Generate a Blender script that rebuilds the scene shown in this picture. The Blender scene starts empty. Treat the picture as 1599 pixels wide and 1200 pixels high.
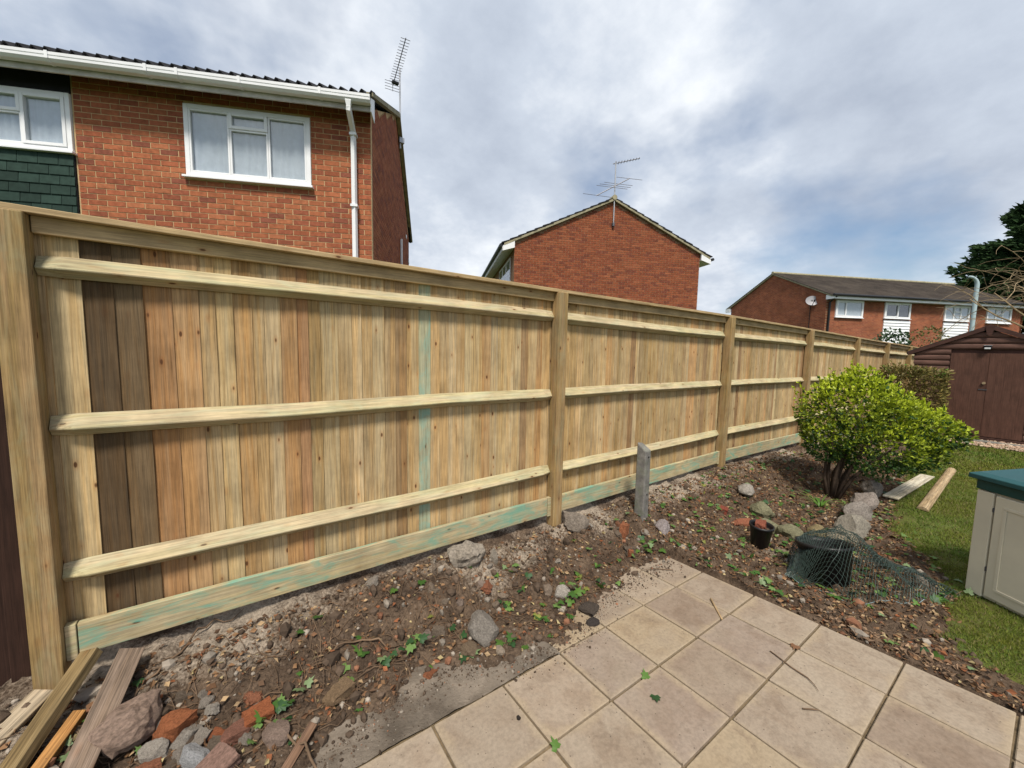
import bpy, bmesh, math, random
import numpy as np
from mathutils import Vector, Matrix
R = math.radians
rnd = random.Random(7)
nrs = np.random.RandomState(11)
scn = bpy.context.scene
COL = scn.collection

# ------------------------------------------------------------------ camera
cam = bpy.data.cameras.new('camera')
cam.sensor_fit = 'HORIZONTAL'; cam.sensor_width = 36.0
cam.lens = 36.0 * 600.0 / 1599.0
cam.clip_start = 0.02; cam.clip_end = 3000
cam_o = bpy.data.objects.new('camera', cam); COL.objects.link(cam_o)
_pi, _ro, _ya = R(5.103), R(1.0957), R(55.189)
fw = Vector((math.cos(_ya)*math.cos(_pi), math.sin(_ya)*math.cos(_pi), -math.sin(_pi)))
r0 = Vector((math.sin(_ya), -math.cos(_ya), 0)); u0 = r0.cross(fw)
rt = math.cos(_ro)*r0 + math.sin(_ro)*u0; up = rt.cross(fw)
cam_o.matrix_world = Matrix(((rt.x, up.x, -fw.x, 0), (rt.y, up.y, -fw.y, 0), (rt.z, up.z, -fw.z, 1.80), (0, 0, 0, 1)))
scn.camera = cam_o

# ------------------------------------------------------------------ light
SUN_EL, SUN_AZ = R(57), R(236)        # azimuth of the direction towards the sun, ccw from +X
to_sun = Vector((math.cos(SUN_EL)*math.cos(SUN_AZ), math.cos(SUN_EL)*math.sin(SUN_AZ), math.sin(SUN_EL)))
sun = bpy.data.lights.new('sun', 'SUN'); sun.energy = 2.6; sun.angle = R(10); sun.color = (1.0, 0.93, 0.83)
sun_o = bpy.data.objects.new('sun', sun); COL.objects.link(sun_o)
sun_o.rotation_euler = to_sun.to_track_quat('Z', 'Y').to_euler()
scn.view_settings.view_transform = 'Standard'; scn.view_settings.look = 'None'
scn.view_settings.exposure = 0.93; scn.view_settings.gamma = 1.0
scn.view_settings.use_curve_mapping = False
scn.cycles.max_bounces = 6; scn.cycles.diffuse_bounces = 3; scn.cycles.glossy_bounces = 3; scn.cycles.caustics_reflective = False; scn.cycles.caustics_refractive = False

w = bpy.data.worlds.new('World'); scn.world = w; w.use_nodes = True
nt = w.node_tree; nt.nodes.clear()
def WN(t, **k):
    n = nt.nodes.new(t)
    for a, v in k.items(): setattr(n, a, v)
    return n
def wl(a, b): nt.links.new(a, b)
def wmath(op, a, b=None, clamp=False):
    n = WN('ShaderNodeMath', operation=op); n.use_clamp = clamp
    for i, v in enumerate((a, b)):
        if v is None: continue
        if isinstance(v, (int, float)): n.inputs[i].default_value = v
        else: wl(v, n.inputs[i])
    return n.outputs[0]
sky = WN('ShaderNodeTexSky', sky_type='NISHITA'); sky.sun_disc = False
sky.sun_elevation = SUN_EL; sky.sun_rotation = R(90) - SUN_AZ
sky.air_density = 1.0; sky.dust_density = 1.5
tc = WN('ShaderNodeTexCoord'); sp = WN('ShaderNodeSeparateXYZ'); wl(tc.outputs['Generated'], sp.inputs[0])
zz = wmath('ADD', wmath('MAXIMUM', sp.outputs[2], 0.0), 0.38)
cx = wmath('DIVIDE', sp.outputs[0], zz); cyy = wmath('DIVIDE', sp.outputs[1], zz)
cv = WN('ShaderNodeCombineXYZ'); wl(cx, cv.inputs[0]); wl(cyy, cv.inputs[1])
def wnoise(scale, detail, rough, off, dist=0.0):
    m = WN('ShaderNodeVectorMath', operation='ADD'); wl(cv.outputs[0], m.inputs[0]); m.inputs[1].default_value = off
    n = WN('ShaderNodeTexNoise'); n.inputs['Scale'].default_value = scale; n.inputs['Detail'].default_value = detail
    n.inputs['Roughness'].default_value = rough; n.inputs['Distortion'].default_value = dist
    wl(m.outputs[0], n.inputs['Vector']); return n.outputs['Fac']
def wramp(fac, *stops):
    n = WN('ShaderNodeValToRGB'); cr = n.color_ramp
    while len(cr.elements) < len(stops): cr.elements.new(0.5)
    for e, (p, c) in zip(cr.elements, stops): e.position = p; e.color = (*c, 1)
    wl(fac, n.inputs[0]); return n.outputs[0]
n_big = wnoise(1.0, 6, 0.52, (12.3, 6.1, 0.0), 0.0)
n_shade = wmath('ADD', wmath('MULTIPLY', wnoise(0.8, 3, 0.5, (7.93, 25.83, 5.0), 0.0), 0.50), wmath('MULTIPLY', wnoise(2.6, 8, 0.60, (4.0, 7.0, 2.0), 0.0), 0.50))
cover = wramp(n_big, (0.34, (0, 0, 0)), (0.47, (1, 1, 1)))
shade = wramp(n_shade, (0.36, (0.240, 0.272, 0.330)), (0.49, (0.335, 0.370, 0.425)), (0.61, (0.520, 0.540, 0.565)))
cover = wmath('MAXIMUM', cover, wmath('SUBTRACT', 1.0, wmath('DIVIDE', sp.outputs[2], 0.16), True), True)
b_sky = WN('ShaderNodeBackground'); wl(sky.outputs[0], b_sky.inputs[0]); b_sky.inputs[1].default_value = 0.07
b_cl = WN('ShaderNodeBackground'); wl(shade, b_cl.inputs[0]); b_cl.inputs[1].default_value = 1.0
mx = WN('ShaderNodeMixShader'); wl(cover, mx.inputs[0]); wl(b_sky.outputs[0], mx.inputs[1]); wl(b_cl.outputs[0], mx.inputs[2])
wo = WN('ShaderNodeOutputWorld'); wl(mx.outputs[0], wo.inputs[0])

# ------------------------------------------------------------------ materials
class M_:
    """small node helper"""
    def __init__(s, name, rough=0.8, spec=0.3):
        s.m = bpy.data.materials.new(name); s.m.use_nodes = True; s.t = s.m.node_tree
        s.b = s.t.nodes['Principled BSDF']; s.b.inputs['Roughness'].default_value = rough
        s.b.inputs['Specular IOR Level'].default_value = spec
    def n(s, t, **k):
        n = s.t.nodes.new(t)
        for a, v in k.items(): setattr(n, a, v)
        return n
    def put(s, sock, v):
        if hasattr(v, 'is_linked') or hasattr(v, 'links'): s.t.links.new(v, sock)
        elif isinstance(v, (tuple, list)) and len(v) == 3 and sock.type == 'RGBA': sock.default_value = (*v, 1)
        else: sock.default_value = v
    def math(s, op, a, b=0.0, clamp=False):
        n = s.n('ShaderNodeMath', operation=op); n.use_clamp = clamp
        s.put(n.inputs[0], a); s.put(n.inputs[1], b); return n.outputs[0]
    def mix(s, f, a, b, mode='MIX'):
        n = s.n('ShaderNodeMix', data_type='RGBA', blend_type=mode)
        s.put(n.inputs[0], f); s.put(n.inputs[6], a); s.put(n.inputs[7], b); return n.outputs[2]
    def ramp(s, f, *st):
        n = s.n('ShaderNodeValToRGB'); cr = n.color_ramp
        while len(cr.elements) < len(st): cr.elements.new(0.5)
        for e, (p, c) in zip(cr.elements, st):
            e.position = p; e.color = (*c, 1) if isinstance(c, tuple) else (c, c, c, 1)
        s.put(n.inputs[0], f); return n.outputs[0]
    def coords(s, scale=(1, 1, 1), rand=True, kind='Object'):
        tc = s.n('ShaderNodeTexCoord').outputs[kind]
        if rand:
            oi = s.n('ShaderNodeObjectInfo'); v = s.n('ShaderNodeVectorMath', operation='SCALE')
            v.inputs[0].default_value = (37.1, 23.7, 51.3); s.t.links.new(oi.outputs['Random'], v.inputs['Scale'])
            a = s.n('ShaderNodeVectorMath', operation='ADD'); s.t.links.new(tc, a.inputs[0]); s.t.links.new(v.outputs[0], a.inputs[1])
            tc = a.outputs[0]
        m = s.n('ShaderNodeVectorMath', operation='MULTIPLY'); s.t.links.new(tc, m.inputs[0]); m.inputs[1].default_value = scale
        return m.outputs[0]
    def noise(s, vec, scale=1.0, detail=4, rough=0.55, dist=0.0):
        n = s.n('ShaderNodeTexNoise'); s.put(n.inputs['Vector'], vec); n.inputs['Scale'].default_value = scale
        n.inputs['Detail'].default_value = detail; n.inputs['Roughness'].default_value = rough; n.inputs['Distortion'].default_value = dist
        return n.outputs['Fac']
    def vor(s, vec, scale=1.0):
        n = s.n('ShaderNodeTexVoronoi'); s.put(n.inputs['Vector'], vec); n.inputs['Scale'].default_value = scale
        return n.outputs['Distance']
    def color(s, v): s.put(s.b.inputs['Base Color'], v)
    def bump(s, h, strength=0.3, dist=0.01):
        n = s.n('ShaderNodeBump'); n.inputs['Strength'].default_value = strength; n.inputs['Distance'].default_value = dist
        s.t.links.new(h, n.inputs['Height']); s.t.links.new(n.outputs[0], s.b.inputs['Normal'])
    def objcol(s): return s.n('ShaderNodeObjectInfo').outputs['Color']
    def attr(s, name): return s.n('ShaderNodeAttribute', attribute_name=name).outputs['Color']

def wood_mat(name, axis, base=None, alt=(1.0, 0.86, 0.66), stain=None, stain_amt=0.0, knots=True, rough=0.78, contrast=0.32):
    """grain runs along local axis (0=x, 2=z); base None -> object colour"""
    k = M_(name, rough, 0.2)
    sc = [26.0, 26.0, 26.0]; sc[axis] = 0.9
    fine = k.noise(k.coords(tuple(c*3.2 if i != axis else 3.0 for i, c in enumerate(sc))), 1, 5, 0.6)
    crisp = k.noise(k.coords(tuple(c*9.5 if i != axis else 5.0 for i, c in enumerate(sc))), 1, 3, 0.7)
    band = k.noise(k.coords(tuple(sc)), 0.8, 3, 0.55, 0.8)
    blot = k.noise(k.coords((5, 5, 5)), 1, 4, 0.6)
    b = k.objcol() if base is None else base
    c = k.mix(k.ramp(band, (0.44, 0.0), (0.60, 0.75)), b, k.mix(1.0, b, alt, 'MULTIPLY'))
    c = k.mix(1.0, c, k.ramp(fine, (0.32, 1.0 - contrast*0.8), (0.58, 1.14)), 'MULTIPLY')
    c = k.mix(1.0, c, k.ramp(crisp, (0.36, 1.0 - contrast*0.75), (0.56, 1.1)), 'MULTIPLY')
    c = k.mix(1.0, c, k.ramp(blot, (0.30, 0.78), (0.65, 1.1)), 'MULTIPLY')
    if knots:
        ks = [13.0, 13.0, 13.0]; ks[axis] = 5.5
        d = k.vor(k.coords(tuple(ks)), 1.0)
        c = k.mix(k.ramp(d, (0.06, 0.92), (0.10, 0.0)), c, (0.085, 0.04, 0.018))
        c = k.mix(k.ramp(d, (0.08, 0.40), (0.22, 0.0)), c, k.mix(1.0, c, (0.85, 0.55, 0.36), 'MULTIPLY'))
    if stain:
        ss = [11.0, 11.0, 11.0]; ss[axis] = 3.2
        sn = k.math('ADD', k.noise(k.coords(tuple(ss)), 1, 7, 0.68, 1.2), k.math('MULTIPLY', k.math('SUBTRACT', crisp, 0.5), 0.35))
        c = k.mix(k.ramp(sn, (0.47, 0.0), (0.66, stain_amt)), c, stain)
    k.color(c); k.bump(fine, 0.25, 0.004)
    return k.m

def plain_mat(name, col, rough=0.5, spec=0.4, var=0.12, vscale=6.0, metallic=0.0, bump=0.0):
    k = M_(name, rough, spec); k.b.inputs['Metallic'].default_value = metallic
    n = k.noise(k.coords((vscale,)*3), 1, 4, 0.6)
    k.color(k.mix(1.0, col, k.ramp(n, (0.3, 1.0 - var), (0.7, 1.0 + var*0.4)), 'MULTIPLY'))
    if bump: k.bump(k.noise(k.coords((vscale*12,)*3), 1, 4, 0.6), bump, 0.004)
    return k.m

def mottled_mat(name, src, scale, lo, hi, rough=0.9, bump=0.5, bscale=120, bd=0.004, tint=None):
    """src 'obj' object colour, 'att' colour attribute, or rgb"""
    k = M_(name, rough, 0.15)
    c = k.objcol() if src == 'obj' else (k.attr('Col') if src == 'att' else src)
    n = k.noise(k.coords((scale,)*3), 1, 5, 0.62)
    c2 = k.mix(1.0, c, k.ramp(n, (0.30, lo), (0.68, hi)), 'MULTIPLY')
    if tint:
        n2 = k.noise(k.coords((scale*0.6,)*3), 1.0, 4, 0.6, 0.5)
        c2 = k.mix(k.ramp(n2, (0.50, 0.0), (0.68, tint[1])), c2, tint[0])
    k.color(c2); k.bump(k.noise(k.coords((bscale,)*3), 1, 5, 0.65), bump, bd)
    return k.m

MAT = {}
MAT['board'] = wood_mat('fence_board', 2)
MAT['post'] = wood_mat('fence_post', 2, (0.300, 0.198, 0.095), (0.88, 0.90, 0.72), (0.24, 0.30, 0.20), 0.22, True)
MAT['rail'] = wood_mat('fence_rail', 0, (0.415, 0.335, 0.205), (0.92, 0.98, 0.84), (0.35, 0.41, 0.28), 0.35, True)
MAT['cap'] = wood_mat('fence_cap', 0, (0.395, 0.287, 0.155), (0.95, 0.95, 0.85), None, 0, True)
MAT['gravelboard'] = wood_mat('gravel_board', 0, (0.40, 0.330, 0.200), (1.0, 0.98, 0.85), (0.13, 0.34, 0.255), 0.85, True)
MAT['teal_board'] = wood_mat('stained_board', 2, (0.36, 0.345, 0.225), (1, 1, 0.9), (0.23, 0.37, 0.29), 0.9, True)
MAT['dark_fence'] = wood_mat('dark_fence', 2, (0.040, 0.020, 0.014), (0.8, 0.8, 0.8), None, 0, False)
MAT['timber_old'] = wood_mat('old_timber', 0, None, (0.75, 0.7, 0.62), None, 0, True, 0.85, 0.55)
MAT['brick_obj'] = mottled_mat('brick_single', 'obj', 18, 0.70, 1.15, 0.92, 0.5, 150, 0.003)
MAT['brick_att'] = mottled_mat('brick_joined', 'att', 18, 0.70, 1.15, 0.92, 0.5, 150, 0.003)
MAT['mortar'] = mottled_mat('mortar', (0.56, 0.40, 0.22), 9, 0.75, 1.1, 0.95, 0.5, 90, 0.003)
MAT['mortar_dark'] = mottled_mat('mortar_brown', (0.27, 0.165, 0.10), 6, 0.8, 1.1, 0.95, 0.3, 60, 0.003)
MAT['upvc'] = plain_mat('white_upvc', (0.78, 0.79, 0.80), 0.35, 0.5, 0.06, 3)
MAT['white_paint'] = plain_mat('weathered_white_paint', (0.56, 0.53, 0.50), 0.6, 0.3, 0.3, 5)
MAT['soffit'] = plain_mat('soffit_paint', (0.40, 0.38, 0.36), 0.7, 0.2, 0.3, 5)
MAT['verge'] = plain_mat('verge_mortar', (0.33, 0.30, 0.20), 0.9, 0.1, 0.4, 7)
MAT['roof_dark'] = plain_mat('dark_roof_tile', (0.028, 0.027, 0.030), 0.85, 0.2, 0.4, 8)
MAT['tile_green'] = mottled_mat('green_hung_tile', 'obj', 14, 0.75, 1.15, 0.85, 0.5, 130, 0.003)
MAT['black'] = plain_mat('black_plastic', (0.012, 0.012, 0.013), 0.45, 0.4, 0.3, 10)
MAT['bitumen_and_shade'] = plain_mat('black_board_and_shade', (0.016, 0.016, 0.018), 0.8, 0.2, 0.3, 6)
MAT['metal'] = plain_mat('aerial_metal', (0.10, 0.10, 0.11), 0.5, 0.5, 0.2, 5, 0.6)
MAT['galv'] = plain_mat('galvanised_mast', (0.42, 0.43, 0.45), 0.45, 0.5, 0.2, 5, 0.5)
MAT['curtain'] = plain_mat('net_curtain', (0.62, 0.66, 0.70), 0.95, 0.1, 0.10, 14)
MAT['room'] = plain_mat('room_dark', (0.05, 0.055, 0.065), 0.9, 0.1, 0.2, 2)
MAT['lamp_teal'] = plain_mat('pale_lamp_paint', (0.36, 0.46, 0.48), 0.5, 0.4, 0.15, 3)
MAT['dish'] = plain_mat('dish_grey', (0.30, 0.30, 0.32), 0.5, 0.4, 0.15, 3)
MAT['cream'] = plain_mat('cream_plastic', (0.60, 0.555, 0.43), 0.5, 0.4, 0.08, 4, 0, 0.05)
MAT['lid_teal'] = plain_mat('teal_plastic', (0.007, 0.062, 0.066), 0.45, 0.5, 0.15, 5, 0, 0.06)
MAT['lid_rim'] = plain_mat('dark_green_plastic', (0.006, 0.050, 0.045), 0.5, 0.4, 0.2, 5)
MAT['grey_plastic'] = plain_mat('grey_plastic', (0.12, 0.12, 0.13), 0.6, 0.3, 0.15, 5)
MAT['shed'] = wood_mat('shed_loglap', 1, (0.120, 0.064, 0.048), (0.85, 0.85, 0.85), None, 0, False, 0.7, 0.3)
MAT['shed_door'] = wood_mat('shed_door', 2, (0.094, 0.046, 0.032), (0.92, 0.9, 0.9), None, 0, False, 0.65, 0.22)
MAT['shed_trim'] = wood_mat('shed_trim', 1, (0.070, 0.034, 0.026), (0.85, 0.85, 0.85), None, 0, False, 0.7, 0.3)
MAT['felt'] = plain_mat('roof_felt', (0.045, 0.040, 0.040), 0.95, 0.1, 0.3, 12, 0, 0.3)
MAT['lens'] = plain_mat('lamp_lens', (0.62, 0.64, 0.64), 0.25, 0.5, 0.1, 4)
MAT['stone'] = mottled_mat('stone', 'obj', 9, 0.55, 1.25, 0.95, 0.9, 45, 0.012)
MAT['slab'] = None
MAT['stem'] = plain_mat('shrub_stem', (0.060, 0.042, 0.030), 0.9, 0.1, 0.4, 25, 0, 0.4)
MAT['bark'] = plain_mat('pale_bark', (0.30, 0.23, 0.14), 0.9, 0.1, 0.3, 15)
MAT['twig'] = plain_mat('twig', (0.165, 0.110, 0.070), 0.9, 0.1, 0.5, 9)
MAT['wire'] = plain_mat('green_wire', (0.045, 0.070, 0.060), 0.5, 0.4, 0.3, 4)
MAT['wire_edge'] = plain_mat('pale_wire', (0.30, 0.40, 0.42), 0.5, 0.4, 0.3, 4)
MAT['concrete_post'] = mottled_mat('grey_concrete', (0.180, 0.172, 0.158), 12, 0.6, 1.2, 0.95, 0.9, 60, 0.006, ((0.16, 0.20, 0.10), 0.35))
MAT['joint'] = mottled_mat('joint_soil', (0.150, 0.112, 0.066), 12, 0.35, 1.4, 0.95, 0.8, 70, 0.006)
MAT['concrete'] = mottled_mat('concrete_strip', (0.190, 0.158, 0.124), 5, 0.50, 1.25, 0.95, 1.0, 60, 0.010, ((0.075, 0.058, 0.043), 0.9))

# paving slab: buff with pinkish brown worn patches and paler edges
k = M_('paving_slab', 0.88, 0.2)
v = k.coords((1, 1, 1)); n1 = k.noise(v, 5.5, 5, 0.6, 0.4); n2 = k.noise(v, 55, 4, 0.7); n3 = k.noise(v, 2.2, 3, 0.5)
tcg = k.n('ShaderNodeTexCoord').outputs['Object']; sx = k.n('ShaderNodeSeparateXYZ'); k.t.links.new(tcg, sx.inputs[0])
ed = k.math('MAXIMUM', k.math('ABSOLUTE', sx.outputs[0]), k.math('ABSOLUTE', sx.outputs[1]))
edge = k.ramp(k.math('ADD', k.math('MULTIPLY', ed, 5.0), k.math('MULTIPLY', k.math('SUBTRACT', n1, 0.5), 0.9)), (0.78, 0.0), (1.0, 1.0))
oc = k.objcol()
c = k.mix(k.ramp(n1, (0.42, 0.0), (0.62, 0.65)), oc, k.mix(1.0, oc, (0.76, 0.70, 0.66), 'MULTIPLY'))
n4 = k.noise(v, 9, 6, 0.7, 0.6); c = k.mix(k.ramp(n4, (0.52, 0.0), (0.68, 0.60)), c, (0.165, 0.122, 0.088))
c = k.mix(k.math('MULTIPLY', edge, 0.60), c, (0.345, 0.275, 0.185))
c = k.mix(k.ramp(n3, (0.52, 0.0), (0.68, 0.45)), c, (0.285, 0.237, 0.180))
c = k.mix(1.0, c, k.ramp(n2, (0.25, 0.78), (0.6, 1.06)), 'MULTIPLY')
sd = k.vor(k.coords((1, 1, 1)), 26); c = k.mix(k.ramp(sd, (0.055, 0.8), (0.10, 0.0)), c, (0.06, 0.045, 0.035))
k.color(c); k.bump(k.math('ADD', n2, k.math('MULTIPLY', n1, 0.6)), 0.35, 0.004); MAT['slab'] = k.m

# soil: humus, crumbs and pale dry cement-like patches ('dry' attribute)
k = M_('soil', 0.97, 0.1)
v = k.coords((1, 1, 1), False); n1 = k.noise(v, 7, 6, 0.65); n2 = k.noise(v, 60, 5, 0.7); n3 = k.noise(v, 230, 3, 0.7)
c = k.mix(k.ramp(n1, (0.36, 0.0), (0.64, 1.0)), (0.066, 0.045, 0.031), (0.160, 0.112, 0.076))
c = k.mix(k.ramp(k.math('ADD', k.math('MULTIPLY', k.attr('dry'), 0.9), k.math('MULTIPLY', k.math('SUBTRACT', n2, 0.5), 0.9)), (0.30, 0.0), (0.75, 1.0)), c, (0.34, 0.28, 0.215))
c = k.mix(1.0, c, k.ramp(n2, (0.30, 0.45), (0.66, 1.35)), 'MULTIPLY')
c = k.mix(k.ramp(n3, (0.62, 0.0), (0.72, 0.6)), c, (0.27, 0.21, 0.16))
k.color(c); k.bump(k.math('ADD', n2, k.math('MULTIPLY', n3, 0.5)), 0.9, 0.02); MAT['soil'] = k.m
# turf sheet under the blades
k = M_('turf', 0.97, 0.1); v = k.coords((1, 1, 1), False)
n1 = k.noise(v, 2.3, 5, 0.6); n2 = k.noise(v, 40, 5, 0.7)
c = k.mix(k.ramp(n1, (0.38, 0.0), (0.62, 1.0)), (0.105, 0.110, 0.026), (0.085, 0.130, 0.028))
c = k.mix(k.ramp(n2, (0.48, 0.0), (0.62, 0.75)), c, (0.085, 0.062, 0.035))
k.color(c); k.bump(n2, 0.8, 0.02); MAT['turf'] = k.m
MAT['ground'] = mottled_mat('far_ground', (0.06, 0.085, 0.03), 0.4, 0.7, 1.2, 0.95, 0.3, 8, 0.02)

def leaf_mat(name, rough=0.5, spec=0.35, trans=0.25):
    k = M_(name, rough, spec); c = k.attr('Col')
    k.color(c)
    tr = k.n('ShaderNodeBsdfTranslucent'); k.t.links.new(c, tr.inputs[0])
    mxs = k.n('ShaderNodeMixShader'); mxs.inputs[0].default_value = trans
    k.t.links.new(k.b.outputs[0], mxs.inputs[1]); k.t.links.new(tr.outputs[0], mxs.inputs[2])
    k.t.links.new(mxs.outputs[0], k.t.nodes['Material Output'].inputs[0]); return k.m
MAT['leaf'] = leaf_mat('leaves'); MAT['litter'] = leaf_mat('dead_leaves', 0.85, 0.1, 0.1); MAT['grass'] = leaf_mat('grass_blades', 0.7, 0.15, 0.25)
MAT['needle'] = leaf_mat('needles', 0.8, 0.1, 0.15)

# window glass: mostly see-through, mirror-like at glancing angles
k = M_('window_glass'); k.t.nodes.remove(k.b)
tr = k.n('ShaderNodeBsdfTransparent'); tr.inputs[0].default_value = (0.94, 0.96, 0.97, 1)
gl = k.n('ShaderNodeBsdfGlossy'); gl.inputs['Roughness'].default_value = 0.02
fr = k.n('ShaderNodeLayerWeight'); fr.inputs[0].default_value = 0.5; ff = k.math('ADD', k.math('MULTIPLY', k.math('POWER', fr.outputs['Facing'], 4.0), 0.75), 0.11)
mxs = k.n('ShaderNodeMixShader'); k.t.links.new(ff, mxs.inputs[0]); k.t.links.new(tr.outputs[0], mxs.inputs[1]); k.t.links.new(gl.outputs[0], mxs.inputs[2])
k.t.links.new(mxs.outputs[0], k.t.nodes['Material Output'].inputs[0]); MAT['glass'] = k.m
# far brick and far roof (too small to pick apart)
def far_brick(name, c1, c2, mo, sx_, sz_):
    k = M_(name, 0.92, 0.1); v = k.coords((1, 1, 1), False)
    br = k.n('ShaderNodeTexBrick'); k.put(br.inputs['Vector'], v)
    br.inputs['Scale'].default_value = 1.0; br.inputs['Brick Width'].default_value = 0.225; br.inputs['Row Height'].default_value = 0.075
    br.inputs['Mortar Size'].default_value = 0.006; br.inputs['Color1'].default_value = (*c1, 1); br.inputs['Color2'].default_value = (*c2, 1); br.inputs['Mortar'].default_value = (*mo, 1)
    n = k.noise(v, 1.4, 5, 0.65)
    k.color(k.mix(1.0, br.outputs[0], k.ramp(n, (0.3, 0.72), (0.66, 1.2)), 'MULTIPLY')); k.bump(br.outputs['Fac'], -0.4, 0.004); return k.m
MAT['far_brick'] = far_brick('far_brick', (0.28, 0.085, 0.042), (0.19, 0.055, 0.034), (0.30, 0.19, 0.11), 1, 1)
k = M_('far_roof', 0.95, 0.1); v = k.coords((1, 1, 1), False); n1 = k.noise(v, 1.2, 6, 0.7); n2 = k.noise(v, 9, 3, 0.7)
c = k.mix(k.ramp(n1, (0.35, 0.0), (0.65, 1.0)), (0.058, 0.048, 0.042), (0.115, 0.095, 0.078))
c = k.mix(k.ramp(n2, (0.60, 0.0), (0.72, 0.5)), c, (0.16, 0.15, 0.11)); k.color(c); MAT['far_roof'] = k.m

# ------------------------------------------------------------------ mesh helpers
class MB:
    def __init__(s): s.v = []; s.f = []
    def add(s, vs, fs):
        o = len(s.v); s.v += [tuple(p) for p in vs]; s.f += [tuple(i + o for i in f) for f in fs]; return s
    def box(s, a, b):
        x0, y0, z0 = a; x1, y1, z1 = b
        return s.add([(x0,y0,z0),(x1,y0,z0),(x1,y1,z0),(x0,y1,z0),(x0,y0,z1),(x1,y0,z1),(x1,y1,z1),(x0,y1,z1)],
                     [(3,2,1,0),(4,5,6,7),(0,1,5,4),(1,2,6,5),(2,3,7,6),(3,0,4,7)])
    def prism(s, prof, d, off=(0, 0, 0)):
        """closed profile (list of 3-D points) swept by vector d"""
        n = len(prof); d = Vector(d); o = Vector(off)
        a = [tuple(Vector(p) + o) for p in prof]; b = [tuple(Vector(p) + o + d) for p in prof]
        fs = [tuple(range(n))[::-1], tuple(range(n, 2*n))] + [(i, (i+1) % n, n + (i+1) % n, n + i) for i in range(n)]
        return s.add(a + b, fs)
    def tube(s, pts, rad, seg=6, cap=True):
        pts = [Vector(p) for p in pts]; n = len(pts)
        rad = rad if isinstance(rad, (list, tuple)) else [rad]*n
        base = len(s.v); ref = None
        for i, p in enumerate(pts):
            t = (pts[min(i+1, n-1)] - pts[max(i-1, 0)]).normalized()
            if ref is None: ref = t.orthogonal().normalized()
            ref = (ref - t*ref.dot(t))
            ref = ref.normalized() if ref.length > 1e-6 else t.orthogonal().normalized()
            b2 = t.cross(ref)
            for j in range(seg):
                a = 2*math.pi*j/seg
                s.v.append(tuple(p + (ref*math.cos(a) + b2*math.sin(a))*rad[i]))
        for i in range(n-1):
            for j in range(seg):
                s.f.append((base+i*seg+j, base+i*seg+(j+1) % seg, base+(i+1)*seg+(j+1) % seg, base+(i+1)*seg+j))
        if cap:
            s.f.append(tuple(base+j for j in range(seg))[::-1]); s.f.append(tuple(base+(n-1)*seg+j for j in range(seg)))
        return s
    def lathe(s, prof, seg=24, c=(0, 0, 0)):
        base = len(s.v); n = len(prof)
        for r_, z in prof:
            for j in range(seg):
                a = 2*math.pi*j/seg; s.v.append((c[0]+r_*math.cos(a), c[1]+r_*math.sin(a), c[2]+z))
        for i in range(n-1):
            for j in range(seg):
                s.f.append((base+i*seg+j, base+i*seg+(j+1) % seg, base+(i+1)*seg+(j+1) % seg, base+(i+1)*seg+j))
        s.f.append(tuple(base+j for j in range(seg))[::-1]); s.f.append(tuple(base+(n-1)*seg+j for j in range(seg)))
        return s
    def mesh(s, name, mat, smooth=False):
        me = bpy.data.meshes.new(name); me.from_pydata(s.v, [], s.f)
        if mat: me.materials.append(MAT[mat] if isinstance(mat, str) else mat)
        if smooth: me.polygons.foreach_set('use_smooth', [True]*len(me.polygons))
        me.update(); return me
    def build(s, name, mat, parent=None, smooth=False, bevel=0.0, loc=None, col=None):
        return link(name, s.mesh(name, mat, smooth), parent, bevel, loc, col)
def link(name, me, parent=None, bevel=0.0, loc=None, col=None):
    o = bpy.data.objects.new(name, me); COL.objects.link(o)
    if parent: o.parent = parent
    if loc is not None: o.location = loc
    if col is not None: o.color = (*col, 1)
    if bevel:
        b = o.modifiers.new('bevel', 'BEVEL'); b.width = bevel; b.segments = 2; b.limit_method = 'ANGLE'
    return o
def tag(o, label=None, cat=None, group=None, kind=None):
    if label: o['label'] = label
    if cat: o['category'] = cat
    if group: o['group'] = group
    if kind: o['kind'] = kind
    return o
def empty(name, loc=(0, 0, 0), rz=0.0):
    o = bpy.data.objects.new(name, None); COL.objects.link(o); o.location = loc; o.rotation_euler = (0, 0, rz); o.empty_display_size = 0.1; return o
def mesh_np(name, verts, faces, mat, cols=None, smooth=False):
    """verts (n,3), faces (m,k) equal-sized polygons, cols per face"""
    me = bpy.data.meshes.new(name); m, kk = faces.shape
    me.vertices.add(len(verts)); me.vertices.foreach_set('co', np.asarray(verts, np.float32).ravel())
    me.loops.add(m*kk); me.loops.foreach_set('vertex_index', faces.astype(np.int32).ravel())
    me.polygons.add(m); me.polygons.foreach_set('loop_start', np.arange(0, m*kk, kk, dtype=np.int32))
    me.polygons.foreach_set('loop_total', np.full(m, kk, np.int32))
    me.polygons.foreach_set('use_smooth', np.full(m, smooth, bool))
    me.materials.append(MAT[mat])
    if cols is not None:
        at = me.attributes.new('Col', 'FLOAT_COLOR', 'CORNER')
        c = np.ones((m, kk, 4), np.float32); c[:, :, :3] = np.asarray(cols)[:, None, :]; at.data.foreach_set('color', c.ravel())
    me.update(); me.validate(); return me
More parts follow.
